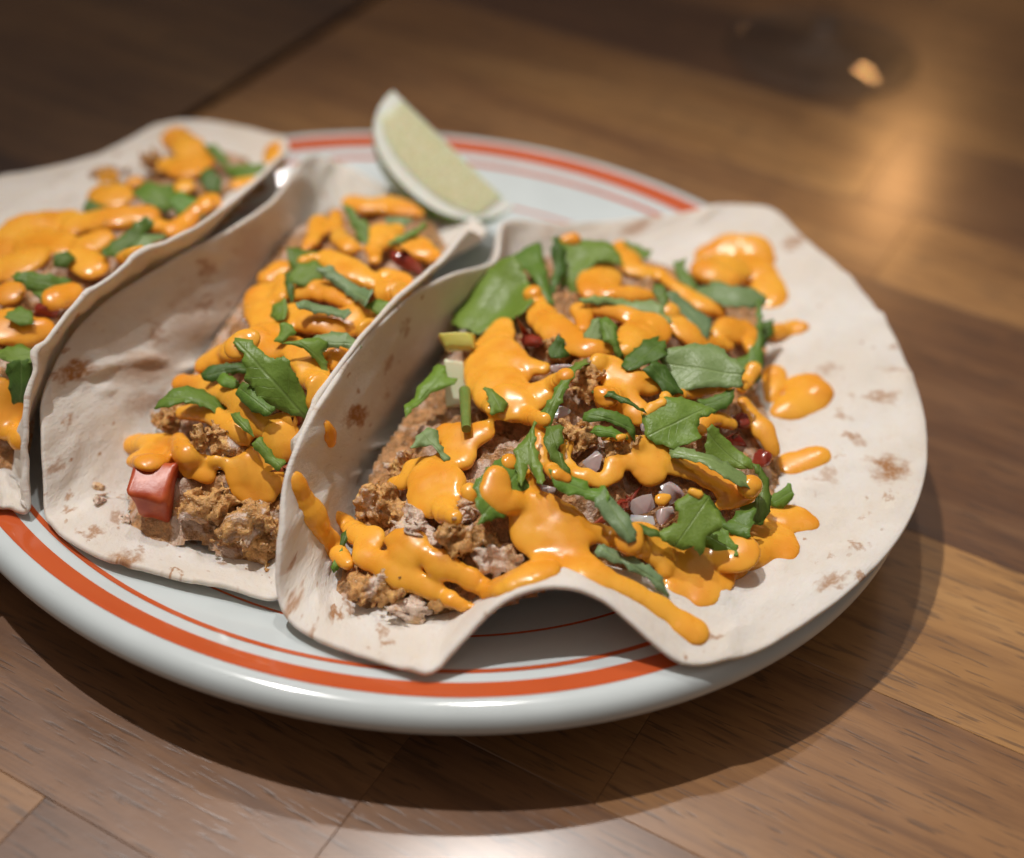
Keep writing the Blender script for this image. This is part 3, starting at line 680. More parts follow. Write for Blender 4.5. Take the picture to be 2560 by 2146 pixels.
# ------------------------------------------------------------------ cilantro
def leaf(reg, pts, mat, label, lift=.0018, tilt=None, frill=0, bend=None, group=None, up=.55):
    P = np.array([src(reg, x, y) for x, y in pts]); c = P.mean(0); P = c+(P-c)*1.12
    h, n, d = surf('D', c[0]/K, c[1]/K)
    v = -ray(*c)
    a = h+v*lift
    nn = v*(1-up)+np.array([0, 0, 1])*up*.7+n*up*.5+RNG.normal(0, .16, 3)
    if tilt is not None: nn = nn+np.array(tilt)
    nn /= np.linalg.norm(nn)
    Q = []
    for p in P:
        r = ray(*p); t = ((a-CAM)@nn)/(r@nn); Q.append(CAM+r*t)
    Q = np.array(Q); ctr = Q.mean(0)
    w_, V_ = np.linalg.eigh(np.cov((Q-ctr).T)); ex = V_[:, 2]; ex = ex-nn*(ex@nn); ex /= np.linalg.norm(ex); ey = np.cross(nn, ex)
    L2 = np.c_[(Q-ctr)@ex, (Q-ctr)@ey]; size = np.ptp(L2[:, 0])
    # resample with a slightly scalloped edge
    out = []; per = 0; ph = random.uniform(0, 6)
    m = len(L2)
    for i in range(m):
        p0, p1 = L2[i], L2[(i+1) % m]; ln = np.linalg.norm(p1-p0); k = max(1, int(ln/.0006)); e = (p1-p0)/(ln+1e-9); nr = np.array([e[1], -e[0]])
        for j in range(k):
            s_ = per+ln*j/k
            lam = .0042; notch = (1-abs(math.sin(math.pi*(s_/lam+ph))))**1.6; on = min(1, max(0, noise.noise(Vector((s_*130, ph, 4.0)))*3+.75))
            o_ = (-.0008*notch*on*min(1, size/.010)+.00020*noise.noise(Vector((s_*900, ph, 0)))) if j else 0
            out.append(p0+(p1-p0)*j/k+nr*o_)
        per += ln
    out = np.array(out); lo, hi = out.min(0), out.max(0)
    g = .0016; gx, gy = np.meshgrid(np.arange(lo[0], hi[0], g), np.arange(lo[1], hi[1], g)); gp = np.c_[gx.ravel(), gy.ravel()]+RNG.normal(0, .0002, (gx.size, 2))
    ins, dm = inside(out, gp); gp = gp[ins & (dm > .0007)]
    allp = [Vector(p) for p in out]+[Vector(p) for p in gp]
    vs, es, fs, *_ = delaunay_2d_cdt(allp, [], [list(range(len(out)))], 1, 1e-6)
    if not fs: return None
    vs = np.array([tuple(p) for p in vs])
    b1 = bend if bend is not None else random.uniform(-1, 1)
    u_, v_ = vs[:, 0]/(size*.5+1e-6), vs[:, 1]/(size*.5+1e-6)
    z = size*(.17*b1*(u_**2-.3)+.07*b1*u_*v_+random.uniform(-.20, .26)*v_*abs(1)*np.abs(v_)+.05*np.array([noise.noise(Vector((a_*1.6, c_*1.6, ph*3))) for a_, c_ in zip(u_, v_)]))
    z += .00035*np.array([noise.noise(Vector((p[0]*420, p[1]*420, ph))) for p in vs])
    me = pydata('cilantro_leaf', np.c_[vs, z], fs)
    vec_attr(me, 'leaf', np.c_[vs/(size+1e-6), np.zeros(len(vs))])
    o = link('cilantro_leaf', me, LEAF[mat], label=label, cat='cilantro leaf', group=group)
    mw = Matrix.Identity(4)
    for i in range(3): mw[i][0], mw[i][1], mw[i][2], mw[i][3] = ex[i], ey[i], nn[i], ctr[i]
    o.matrix_world = mw
    sm = o.modifiers.new('thickness', 'SOLIDIFY'); sm.thickness = .00018; sm.offset = 0
    add_bvh(o); return o
G3, G2, G1 = 'cilantro on the front right taco', 'cilantro on the middle taco', 'cilantro on the left taco'
L3 = [
 ('R1',[(1400,700),(1480,610),(1560,560),(1720,490),(1800,490),(1870,600),(1910,700),(1930,850),(1850,930),(1700,930),(1560,1000),(1500,960),(1440,950),(1380,900),(1390,780)],'g','broad green leaf spread against the top of the folded wall',.004,(0,-.2,0)),
 ('R2',[(-60,460),(60,370),(150,330),(165,440),(200,600),(232,740),(190,735),(120,620),(50,530),(0,490)],'g','triangular leaf with a thin tail, between two broad back leaves',.004,None),
 ('R2',[(270,340),(400,310),(530,310),(640,320),(700,380),(740,470),(640,460),(560,480),(500,560),(460,660),(450,740),(380,800),(340,790),(320,680),(330,560),(350,450),(300,390)],'g','tall broad leaf curving down behind the back sauce dollop',.004,(0,-.2,0)),
 ('R2',[(235,400),(262,320),(340,400),(335,500),(275,640),(230,745),(238,600),(262,500)],'d','narrow dark leaf edge standing left of the tall broad leaf',.006,None),
 ('R2',[(790,330),(880,335),(980,380),(960,440),(880,445),(830,390)],'g','small leaf at the rear edge of the front filling',.003,None),
 ('R2',[(1160,480),(1240,450),(1235,520),(1290,590),(1325,640),(1290,690),(1190,600)],'g','small frilly leaf at the left end of the rear sauce pool',.003,None),
 ('R2',[(1320,690),(1350,640),(1420,650),(1450,610),(1500,620),(1560,660),(1640,680),(1720,660),(1810,690),(1820,740),(1760,790),(1640,810),(1540,830),(1500,790),(1420,760)],'p','pale frilly leaf lying over the rear right sauce pool',.006,None),
 ('R2',[(1110,730),(1160,700),(1250,760),(1340,820),(1430,880),(1420,950),(1400,1030),(1330,990),(1260,900),(1180,800)],'p','pale folded leaf strip slanting down right of centre back',.004,None),
 ('R2',[(460,790),(560,750),(680,735),(760,730),(850,760),(1000,760),(1040,800),(1060,870),(1110,920),(1050,935),(950,890),(870,840),(780,790),(650,785),(540,800)],'p','long pale leaf lying across below the back sauce dollop',.004,None),
 ('R2',[(1010,640),(1080,660),(1100,720),(1110,790),(1150,900),(1170,970),(1130,990),(1090,880),(1050,780),(1020,720)],'d','thin dark leaf edge hanging between two pale strips',.006,None),
 ('R2',[(480,1050),(500,990),(560,900),(600,892),(615,960),(625,1050)],'p','light half of a folded leaf left of centre',.005,None),
 ('R2',[(600,892),(660,890),(720,950),(722,1050),(770,1150),(740,1170),(690,1090),(625,1050),(615,960)],'g','green half of a folded leaf left of centre',.005,(.2,0,0)),
 ('R2',[(780,1230),(810,1170),(900,1110),(950,1060),(1040,1020),(1030,1060),(1080,1060),(1070,1130),(1090,1150),(1060,1180),(1000,1200),(930,1230),(850,1260)],'d','dark frilly leaf with pointed lobes in the centre',.006,None),
 ('R2',[(1070,1180),(1120,1130),(1240,1110),(1280,1090),(1470,1090),(1540,1170),(1640,1260),(1620,1390),(1500,1395),(1350,1405),(1220,1430),(1200,1440),(1150,1340),(1100,1250)],'p','largest pale veined leaf lying flat in the centre',.006,None),
 ('R2',[(930,1290),(1030,1230),(1100,1260),(1160,1360),(1210,1450),(1180,1440),(1080,1440),(1030,1360)],'d','dark wet leaf under the left edge of the largest pale leaf',.003,None),
 ('R2',[(1770,800),(1800,790),(1800,1000),(1812,1230),(1790,1330),(1700,1400),(1620,1460),(1650,1370),(1700,1330),(1640,1270),(1610,1200),(1700,1170),(1775,1060)],'g','tall thin leaf standing at the right of the filling',.006,None),
 ('R2',[(1800,940),(1890,920),(1890,1020),(1850,1040),(1840,1100),(1800,1100)],'d','tiny dark square leaf scrap behind the tall thin leaf',.003,None),
 ('R2',[(1340,1510),(1450,1480),(1590,1430),(1580,1520),(1440,1600),(1380,1540)],'g','small leaf under the sauce at the foot of the largest pale leaf',.003,None),
 ('R2',[(940,1600),(1000,1530),(1130,1500),(1240,1510),(1340,1540),(1440,1600),(1330,1640),(1310,1710),(1330,1790),(1200,1830),(1130,1840),(1080,1810),(990,1780),(960,1700)],'g','big folded green leaf with straight veins right of centre',.005,None),
 ('R2',[(500,1620),(560,1570),(700,1600),(800,1630),(850,1710),(850,1790),(790,1720),(640,1660),(540,1660)],'g','curled leaf arching over the centre sauce',.006,None),
 ('R4',[(540,90),(590,50),(700,70),(790,110),(800,135),(700,130),(620,130)],'b','bright green inner side of the curled centre leaf',.004,None),
 ('R1',[(1010,1540),(1080,1480),(1100,1400),(1170,1340),(1240,1240),(1290,1280),(1300,1340),(1370,1350),(1350,1390),(1280,1420),(1180,1450),(1110,1520),(1060,1570),(1020,1630)],'b','bright green sprig hanging beside the folded wall',.010,None),
 ('R1',[(1605,1410),(1640,1420),(1700,1470),(1765,1520),(1740,1560),(1650,1610),(1630,1500)],'g','small pointed leaf at the foot of the tall sauce blob',.005,None),
 ('R3',[(1055,225),(1120,120),(1180,70),(1240,80),(1250,180),(1280,240),(1325,270),(1280,300),(1240,240),(1200,190),(1130,200)],'p','small pale arched leaf above the square sauce blob',.005,None),
 ('R3',[(1540,480),(1640,380),(1740,290),(1800,330),(1900,400),(1930,540),(1880,560),(1830,560),(1800,640),(1760,690),(1640,730),(1550,770),(1590,700),(1540,640),(1560,570)],'g','frilly leaf mostly coated with sauce left of centre',.004,None),
 ('R4',[(-20,240),(90,100),(110,60),(105,200),(170,420),(160,480),(100,400),(60,320),(40,420),(20,490),(-10,400)],'g','narrow pointed leaf pair crossing the left centre strand',.005,None),
 ('R4',[(185,180),(210,60),(300,50),(320,150),(280,230),(350,330),(370,400),(300,350),(230,270)],'d','dark leaf between two strands left of the crowning nugget',.003,None),
 ('R4',[(240,410),(400,430),(470,450),(520,510),(580,510),(620,500),(645,560),(640,630),(560,600),(480,560),(330,540),(280,510)],'b','bright leaf lying flat below the mauve triangle onion',.006,None),
 ('R4',[(580,640),(640,540),(700,600),(780,700),(820,770),(860,890),(820,905),(760,870),(690,790)],'p','pale leaf strip pointing down in front of centre',.007,None),
 ('R4',[(1160,205),(1230,220),(1330,260),(1480,310),(1600,360),(1775,410),(1750,455),(1600,460),(1500,430),(1350,340),(1230,285),(1170,275)],'p','long narrow pale leaf above the right hand sauce strand',.007,None),
 ('R4',[(1415,130),(1440,60),(1500,110),(1600,200),(1700,300),(1710,370),(1600,350),(1480,300),(1410,280)],'g','upright green leaf behind the long narrow pale leaf',.005,(0,-.3,0)),
 ('R4',[(1720,350),(1800,380),(1860,470),(1872,620),(1850,700),(1800,770),(1700,750),(1660,650),(1760,610),(1810,500),(1780,430)],'d','dark leaf wrapping the right end of the sauce strand',.004,None),
 ('R4',[(1360,580),(1440,620),(1520,690),(1560,770),(1640,680),(1745,690),(1720,760),(1690,880),(1610,840),(1540,800),(1450,720)],'g','green leaf with a pale stem right of the hanging sprig',.003,None),
 ('R4',[(1170,640),(1230,600),(1300,550),(1380,600),(1440,680),(1490,760),(1470,830),(1380,860),(1370,960),(1340,1000),(1300,930),(1230,960),(1150,930),(1080,880),(1040,860),(1100,810),(1190,780),(1200,700)],'g','big hanging leafy sprig at the right front',.007,(0,-.2,0)),
 ('R4',[(1370,870),(1470,850),(1500,800),(1560,880),(1600,930),(1625,1015),(1530,1000),(1440,980),(1390,940)],'b','bright leaf tip resting on the wide right front sauce',.003,None),
 ('R4',[(1880,580),(1930,550),(2025,490),(2040,580),(2010,620),(1950,660),(1870,630)],'b','cut stem end poking out over bare tortilla at right',.004,None),
 ('R4',[(590,1000),(620,950),(720,980),(780,1040),(850,1030),(930,1090),(1000,1130),(1060,1210),(1095,1300),(1000,1245),(940,1170),(860,1145),(780,1085),(680,1055)],'p','pale scalloped leaf on bare tortilla behind the arched edge',.002,None),
 ('R4',[(820,760),(930,790),(1020,830),(1030,880),(900,840),(820,810)],'d','dark leaf sliver under the front sauce run',.004,None),
 ('R3',[(445,1100),(490,1020),(525,960),(510,1070),(470,1140)],'b','thin green sliver below the sauce streak on the wall',.007,None),
 ('R3',[(510,950),(520,880),(570,810),(585,840),(555,920),(530,960)],'d','short dark sliver crossing the sauce at the wall foot',.008,None),
 ('R2',[(220,1150),(240,1090),(290,1040),(330,1060),(330,1110),(370,1150),(310,1180),(240,1190)],'d','small toothed dark leaf above the flat pinkish onion',.004,None),
 ('R2',[(230,1650),(130,1600),(250,1500),(330,1350),(440,1180),(480,1150),(500,1200),(420,1300),(330,1480),(270,1580)],'g','long thin leaf edge slanting through the left centre',.005,None),
 ('R2',[(560,1420),(640,1440),(760,1490),(880,1540),(930,1560),(820,1540),(700,1500),(600,1460)],'d','thin dark leaf edge below the centre sauce dollop',.006,None),
]
L2_ = [
 ('R7',[(740,935),(820,915),(900,935),(1000,955),(1060,970),(1115,1010),(1080,1035),(980,1000),(850,980),(750,970)],'p','pale leaf strip laid across the middle taco sauce',.006,None),
 ('R7',[(940,740),(1010,690),(1090,740),(1180,790),(1295,850),(1270,900),(1240,960),(1180,900),(1080,830)],'p','pale rectangular leaf strip near the middle taco rim',.006,None),
 ('R7',[(670,570),(760,535),(890,535),(905,590),(850,610),(780,630),(740,690),(690,650)],'d','dark curled leaf behind the middle sauce',.005,None),
 ('R7',[(700,700),(780,640),(870,620),(915,680),(890,750),(800,790),(740,780),(680,760)],'g','leaf below the dark curl in the middle taco',.005,None),
 ('R7',[(1080,200),(1150,220),(1190,300),(1250,320),(1275,400),(1240,510),(1190,430),(1140,330)],'g','leaf standing between sauce runs at the back of the middle taco',.006,None),
 ('R7',[(1390,305),(1470,280),(1580,300),(1540,345),(1440,345)],'p','small pale leaf chip on the rear sauce of the middle taco',.006,None),
 ('R7',[(1425,465),(1530,410),(1620,370),(1685,320),(1660,385),(1560,445),(1460,485)],'b','thin bright stem above the sauce dollop near the lime',.006,None),
 ('R7',[(525,1010),(570,940),(640,905),(652,960),(640,1060),(580,1050)],'g','green scrap left of the pale strip in the middle taco',.006,None),
 ('R7',[(620,1090),(690,1100),(705,1160),(660,1175),(620,1215),(560,1205),(590,1170)],'b','small bright scrap below the green scrap in the middle taco',.006,None),
 ('R7',[(270,1240),(310,1205),(370,1220),(430,1270),(490,1330),(560,1370),(620,1350),(700,1480),(760,1600),(825,1690),(790,1745),(680,1730),(600,1700),(520,1670),(440,1620),(420,1550),(350,1500),(370,1430),(335,1380),(350,1320)],'g','biggest lobed green leaf of the middle taco',.007,None),
 ('R7',[(20,1450),(90,1400),(180,1390),(300,1380),(355,1410),(330,1450),(220,1450),(170,1480),(100,1510),(40,1490)],'d','dark leaf left of the biggest lobed leaf',.004,None),
 ('R7',[(130,1500),(180,1455),(250,1485),(295,1530),(240,1560),(160,1540)],'b','bright round scrap under the dark leaf of the middle taco',.005,None),
 ('R7',[(270,1600),(310,1535),(390,1550),(440,1620),(480,1660),(540,1710),(500,1750),(400,1730),(330,1670)],'g','wet leaf under the biggest lobed leaf',.005,None),
 ('R6',[(1090,575),(1200,500),(1320,480),(1440,520),(1560,590),(1605,690),(1500,645),(1400,610),(1280,590),(1170,595)],'g','arched leaf between two sauce bands of the middle taco',.006,None),
 ('R6',[(1590,640),(1640,650),(1720,720),(1740,790),(1680,760),(1620,700)],'g','narrow leaf edge at the right of the lower sauce band',.006,None),
 ('R7',[(640,1225),(760,1210),(850,1195),(950,1225),(910,1300),(975,1480),(920,1430),(860,1340),(780,1270),(700,1240)],'g','forked leaf left of the small sauce triangle',.006,None),
 ('R7',[(850,1195),(940,1160),(1040,1145),(1140,1190),(1195,1250),(1150,1280),(1050,1245),(950,1260),(890,1300)],'p','pale leaf arching over the small sauce triangle',.007,None),
 ('R7',[(1080,1365),(1130,1270),(1195,1265),(1155,1350),(1110,1410)],'d','dark leaf scrap beside the doubled tortilla edge',.004,None),
 ('R7',[(1250,940),(1340,895),(1465,940),(1410,1020),(1320,1000)],'g','leaf near the doubled tortilla edge',.005,None),
 ('R6',[(1750,865),(1800,820),(1845,880),(1900,950),(1965,980),(1910,1035),(1830,960)],'g','leaf strip under the round sauce drop',.005,None),
 ('R7',[(640,690),(665,650),(690,760),(700,850),(680,900),(655,850)],'d','dark thin leaf edge among the left sauce bulges of the middle taco',.006,None),
]
L1_ = [
 ('R5',[(580,745),(620,695),(725,745),(700,780),(610,775)],'d','blurred dark scrap near the back edge of the left taco',.004,None),
 ('R5',[(930,640),(1010,550),(1100,600),(1180,585),(1210,680),(1150,750),(1060,745),(970,700)],'g','blurred lobed leaf in the middle of the left taco',.006,None),
 ('R5',[(1180,700),(1260,650),(1330,680),(1425,730),(1400,790),(1300,830),(1240,790)],'b','blurred bright leaf near the rim of the left taco',.006,None),
 ('R5',[(1380,520),(1440,475),(1525,550),(1500,630),(1420,610)],'d','blurred dark leaf near the back corner of the left taco',.005,None),
 ('R5',[(1410,315),(1500,325),(1570,410),(1580,480),(1490,410)],'g','blurred slanted leaf at the far back of the left taco',.005,None),
 ('R5',[(1560,480),(1640,445),(1795,465),(1795,535),(1680,550),(1590,525)],'g','blurred leaf at the back rim corner of the left taco',.005,None),
 ('R5',[(715,1075),(760,1000),(860,920),(980,845),(1045,880),(940,985),(830,1065),(760,1085)],'d','blurred dark leaf beside the left taco rim',.006,None),
 ('R5',[(870,1055),(1000,955),(1110,905),(1135,940),(1020,1015),(920,1065)],'p','blurred pale stem strip beside the left taco rim',.007,None),
 ('R5',[(130,900),(200,875),(255,940),(200,985),(145,955)],'d','blurred small dark leaf on the dim left sauce',.005,None),
 ('R5',[(380,1080),(470,1045),(515,1090),(460,1155),(385,1145)],'d','blurred dark leaf on the central left sauce',.005,None),
 ('R5',[(100,1215),(200,1195),(320,1220),(475,1240),(440,1310),(330,1340),(220,1310)],'g','blurred broad leaf low in the left taco',.006,None),
 ('R5',[(230,1320),(340,1335),(385,1370),(300,1400)],'d','blurred dark underside of the broad low leaf in the left taco',.004,None),
 ('R5',[(40,1505),(130,1425),(215,1460),(225,1545),(140,1560)],'g','blurred leaf above the front left sauce',.005,None),
 ('R6',[(-20,230),(140,150),(215,220),(255,290),(120,305),(0,270)],'g','blurred leaf near the lower left frame edge',.006,None),
 ('R6',[(40,320),(130,290),(235,300),(205,480),(170,555),(85,555)],'d','olive dark hanging leaf at the lower left frame edge',.006,None),
]
for (rg, pts, m, lb, lift, tilt) in L3: leaf(rg, pts, m, lb, lift+.0022, tilt, group=G3)
for (rg, pts, m, lb, lift, tilt) in L2_: leaf(rg, pts, m, lb, lift+.0015, tilt, group=G2)
for (rg, pts, m, lb, lift, tilt) in L1_: leaf(rg, pts, m, lb, lift, tilt, group=G1, frill=.0004)
def stem(reg, pts, rpx, label):
    P = []
    for x, y in pts:
        p, n, d = surf(reg, x, y); P.append(p-ray(*src(reg, x, y))*.006); r = px2m(reg, rpx, d)
    P = np.array(P); me_v = []; me_f = []; n = 12
    ax = P[-1]-P[0]; ax /= np.linalg.norm(ax); a = np.cross(ax, [0, 0, 1.]); a /= np.linalg.norm(a); b = np.cross(ax, a)
    for i, p in enumerate(P):
        for k in range(n): t = 2*math.pi*k/n; me_v.append(p+(a*math.cos(t)+b*math.sin(t))*r*(1-.1*i))
    for i in range(len(P)-1):
        for k in range(n): me_f.append((i*n+k, i*n+(k+1) % n, (i+1)*n+(k+1) % n, (i+1)*n+k))
    me_f += [tuple(range(n))[::-1], tuple(range((len(P)-1)*n, len(P)*n))]
    o = link('cilantro_sprig', pydata('cilantro_sprig', me_v, me_f), STEM, label=label, cat='cilantro', smooth=False)
stem('R1', [(1445, 1430), (1452, 1570), (1458, 1720)], 46, 'short olive cut stem standing in front of the pale stalk')

# ------------------------------------------------------------------ sauce: implicit strokes turned into a surface
def smooth_mesh(V, Q, it=4, lam=.5):
    E = np.concatenate([Q[:, [0, 1]], Q[:, [1, 2]], Q[:, [2, 3]], Q[:, [3, 0]]])
    for k in range(it*2):
        s = np.zeros_like(V); c = np.zeros(len(V))
        for i in range(3):
            s[:, i] = np.bincount(E[:, 0], V[E[:, 1], i], len(V))+np.bincount(E[:, 1], V[E[:, 0], i], len(V))
        c = np.bincount(E[:, 0], minlength=len(V))+np.bincount(E[:, 1], minlength=len(V))
        V = V+(lam if k % 2 == 0 else -lam*.9)*(s/c[:, None]-V)
    return V
SB = None
def sample_stroke(reg, pts, gain=1.3):
    """follow the traced centre line over whatever lies there; returns centres, normals, radii"""
    P = [np.array((*src(reg, x, y), r*REG[reg][2])) for x, y, r in pts]
    if len(P) == 1: P = [P[0], P[0]+np.array([.5, 0, 0])]
    out = []
    for a, b in zip(P[:-1], P[1:]):
        k = max(1, int(np.hypot(*(b-a)[:2])/6.0))
        for j in range(k): out.append(a+(b-a)*j/k)
    out.append(P[-1]); C, Nn, Rr = [], [], []
    for x, y, r in out:
        r = r*(1+.26*noise.noise(Vector((x*.022, y*.022, r*.05)))+.16*noise.noise(Vector((x*.06, y*.06, 3.0))))
        h, n, d = surf('D', x/K, y/K, SB); C.append(h); Nn.append(n); Rr.append(r*d/(FN*SW))
    C, Nn, Rr = np.array(C), np.array(Nn), np.array(Rr)
    # depth along the view ray is smoothed so that the strand bridges small gaps
    dep = np.linalg.norm(C-CAM, axis=1); dirs = (C-CAM)/dep[:, None]; n = len(dep)
    if n > 3:
        w_ = max(1, int(np.mean(Rr)/.0010)); ker = np.exp(-.5*(np.arange(-2*w_, 2*w_+1)/w_)**2); ker /= ker.sum()
        dp = np.pad(dep, 2*w_, mode='edge'); low = np.convolve(dp, ker, 'valid'); dep = np.clip(.9*low+.1*dep, dep-.0040, dep+.0024)
        for i in range(3): Nn[:, i] = np.convolve(np.pad(Nn[:, i], 2*w_, mode='edge'), ker, 'valid')
    Nn = Nn*.6+np.array([0, 0, .25])-dirs*.25
    Nn /= np.linalg.norm(Nn, axis=1)[:, None]
    return CAM+dirs*dep[:, None], Nn, Rr*gain
def sauce(name, strokes, label, grp, h=.0005, kk=.0020, thick=.0015, seed=0, gain=1.36):
    S = [sample_stroke(rg, pts, gain) for rg, pts in strokes]
    allc = np.vstack([s[0] for s in S]); rm = max(s[2].max() for s in S)+.003
    lo = allc.min(0)-rm; hi = allc.max(0)+rm; dim = np.ceil((hi-lo)/h).astype(int)+1
    F = np.full(dim, .004, np.float32)
    ax = [lo[i]+np.arange(dim[i])*h for i in range(3)]
    for C, Nn, Rr in S:
        mr = Rr.max()+.003; l2 = np.maximum(((C.min(0)-mr-lo)/h).astype(int), 0); h2 = np.minimum(((C.max(0)+mr-lo)/h).astype(int)+1, dim)
        D = np.full(h2-l2, .004, np.float32)
        for c, n, r in zip(C, Nn, Rr):
            t = min(max(.55*r, .0009), thick); c = c+n*t*.02; m = r+.003
            a = np.maximum(((c-m-lo)/h).astype(int), l2); b = np.minimum(((c+m-lo)/h).astype(int)+2, h2)
            if (b <= a).any(): continue
            gx = (ax[0][a[0]:b[0]]-c[0])[:, None, None]; gy = (ax[1][a[1]:b[1]]-c[1])[None, :, None]; gz = (ax[2][a[2]:b[2]]-c[2])[None, None, :]
            dn = gx*n[0]+gy*n[1]+gz*n[2]; d2 = gx*gx+gy*gy+gz*gz; dt2 = np.maximum(d2-dn*dn, 0)
            k0 = np.sqrt(dt2/(r*r)+dn*dn/(t*t)); k1 = np.sqrt(dt2/r**4+dn*dn/t**4)+1e-9
            d = (k0*(k0-1)/k1).astype(np.float32)
            v = D[a[0]-l2[0]:b[0]-l2[0], a[1]-l2[1]:b[1]-l2[1], a[2]-l2[2]:b[2]-l2[2]]; np.minimum(v, d, out=v)
        v = F[l2[0]:h2[0], l2[1]:h2[1], l2[2]:h2[2]]
        hh = np.maximum(kk-np.abs(v-D), 0)/kk; v[:] = np.minimum(v, D)-hh*hh*kk*.25
    V, Q = surface_nets(F, lo, h); V = smooth_mesh(V, Q, 3)
    dv = np.array([noise.noise(Vector(p)*130+Vector((seed, 0, 0)))*.00045+noise.noise(Vector(p)*50)*.0006 for p in V])
    me = pydata(name, V, Q); nn = np.zeros(len(V)*3); me.vertex_normals.foreach_get('vector', nn); nn = nn.reshape(-1, 3)
    me.vertices.foreach_set('co', (V+nn*dv[:, None]).astype(np.float32).ravel()); me.update()
    return link(name, me, SAUCE, label=label, cat='sauce', group=grp)
GS = 'orange sauce on the tacos'
SB = BASE_B+FILLB
S3 = [
 ('R1',[(1725,950,75),(1690,1040,110),(1640,1120,120)]),('R1',[(1700,1150,110),(1690,1270,190),(1720,1400,170),(1760,1530,110),(1830,1610,60)]),('R1',[(1500,1230,60),(1530,1350,70),(1590,1480,60),(1640,1570,40)]),
 ('R2',[(90,700,50),(120,800,70),(170,890,85),(250,960,95),(360,1050,90),(480,1110,80),(600,1120,62),(685,1105,30)]),
 ('R2',[(625,520,80),(600,600,120),(570,680,105)]),('R2',[(700,700,45),(800,705,55),(900,710,55),(970,715,40)]),
 ('R2',[(440,830,50),(480,890,45),(480,970,40)]),('R2',[(520,820,45),(650,830,55),(760,845,60),(880,885,80),(1000,950,105),(920,1010,125),(830,1060,95),(790,1130,45)]),
 ('R2',[(760,360,55),(800,440,70),(860,520,80),(960,545,70),(1030,545,45)]),('R2',[(1060,560,40),(1150,640,45),(1260,720,58),(1380,790,58),(1490,835,45)]),('R2',[(1130,840,50),(1200,940,85),(1310,1040,85),(1450,1070,50),(1570,1095,35)]),
 ('R2',[(1500,1010,60),(1580,980,80),(1660,985,80),(1730,1040,60),(1735,1120,40)]),
 ('R2',[(1750,1270,50),(1710,1350,48),(1655,1425,30)]),('R2',[(1910,1310,58),(1905,1400,66),(1885,1500,45)]),
 ('R2',[(590,1220,60),(660,1250,80),(720,1320,100),(780,1390,85)]),('R2',[(880,1340,60),(960,1390,65),(1010,1400,35)]),
 ('R2',[(590,1430,30),(680,1500,85),(800,1540,90),(890,1590,70),(890,1650,45)]),('R2',[(1060,1520,35),(990,1555,38),(940,1600,30)]),
 ('R2',[(1090,1480,32),(1250,1450,42),(1400,1435,36),(1570,1405,30)]),
 ('R1',[(1830,1240,60),(1930,1255,55),(2030,1265,45)]),('R2',[(340,1320,50),(240,1400,75),(130,1460,80),(50,1540,80),(60,1620,60),(180,1650,40)]),('R1',[(1830,1420,60),(1840,1520,60)]),
 ('R2',[(1350,1720,45),(1380,1660,55),(1480,1640,50),(1580,1680,38)]),
 ('R4',[(880,190,60),(980,210,80),(1080,290,78),(1180,350,65),(1330,380,80),(1450,440,88),(1560,510,85),(1680,530,75),(1745,480,50)]),('R4',[(1560,570,60),(1640,590,45),(1500,640,35)]),
 ('R4',[(690,310,55),(770,310,55),(860,330,60),(950,390,80),(1030,420,55)]),('R4',[(700,400,75),(610,470,55),(500,420,60),(420,400,40)]),
 ('R4',[(640,140,28),(740,140,30),(810,120,25)]),
 ('R4',[(150,90,42),(140,210,50),(190,320,48),(270,400,42),(350,440,40)]),('R4',[(350,190,40),(340,290,36),(380,340,36)]),('R4',[(50,390,30),(90,500,40),(120,560,25)]),
 ('R3',[(1690,440,70),(1670,540,95),(1720,630,80),(1830,610,60),(1900,600,50)]),('R3',[(1790,320,55)]),
 ('R3',[(1960,650,90),(1990,760,140),(1920,860,120),(2060,880,150),(2180,880,140)]),('R4',[(230,680,90),(340,730,90),(420,760,60)]),
 ('R4',[(350,880,110),(480,880,70),(590,840,62),(700,890,66),(840,920,80),(950,910,85),(1030,980,85),(1075,1080,48),(1080,1140,32)]),
 ('R4',[(860,830,45),(930,860,60)]),
 ('R4',[(-130,1220,40),(30,1150,60),(180,1090,90),(330,1040,100),(450,1080,95),(560,1160,90),(700,1225,66),(850,1290,62),(960,1360,60),(1100,1445,62),(1220,1530,76),(1310,1590,78)]),
 ('R8',[(740,850,60),(840,870,72),(930,890,50)]),('R8',[(720,900,90),(660,960,110),(770,1020,75),(800,1070,45)]),('R8',[(620,1020,105),(500,1070,95),(400,1140,115),(330,1230,115),(310,1310,55)]),('R8',[(260,1080,110),(230,1180,90),(190,1250,55)]),
 ('R3',[(1060,370,60),(1160,350,75),(1280,400,95),(1370,470,70)]),('R3',[(1120,450,85),(1180,560,140),(1290,600,110),(1300,700,75),(1370,740,55)]),('R3',[(900,465,35),(980,470,60)]),
 ('R3',[(1310,110,65),(1400,130,110),(1390,240,115),(1440,310,60)]),('R3',[(1580,90,70),(1530,140,55)]),('R3',[(1480,540,50),(1500,600,30)]),
 ('R3',[(490,730,38),(570,790,60),(640,860,70),(740,890,80),(690,980,65)]),('R3',[(890,900,45),(980,900,75),(1060,930,80),(1080,1010,72),(960,980,55)]),
 ('R3',[(680,1040,55),(820,1080,72),(950,1140,82),(1080,1220,70),(1180,1275,45)]),('R3',[(1170,1010,50),(1280,1090,75),(1420,1160,62),(1540,1230,62),(1640,1290,55),(1750,1265,60),(1900,1190,70),(2050,1125,80)]),('R3',[(1230,1290,45),(1320,1330,45),(1420,1390,42),(1500,1405,24)]),
 ('R4',[(1060,600,45),(1110,580,30)]),('R4',[(1340,560,28),(1290,540,22)]),('R2',[(400,300,42),(340,305,30)]),
]
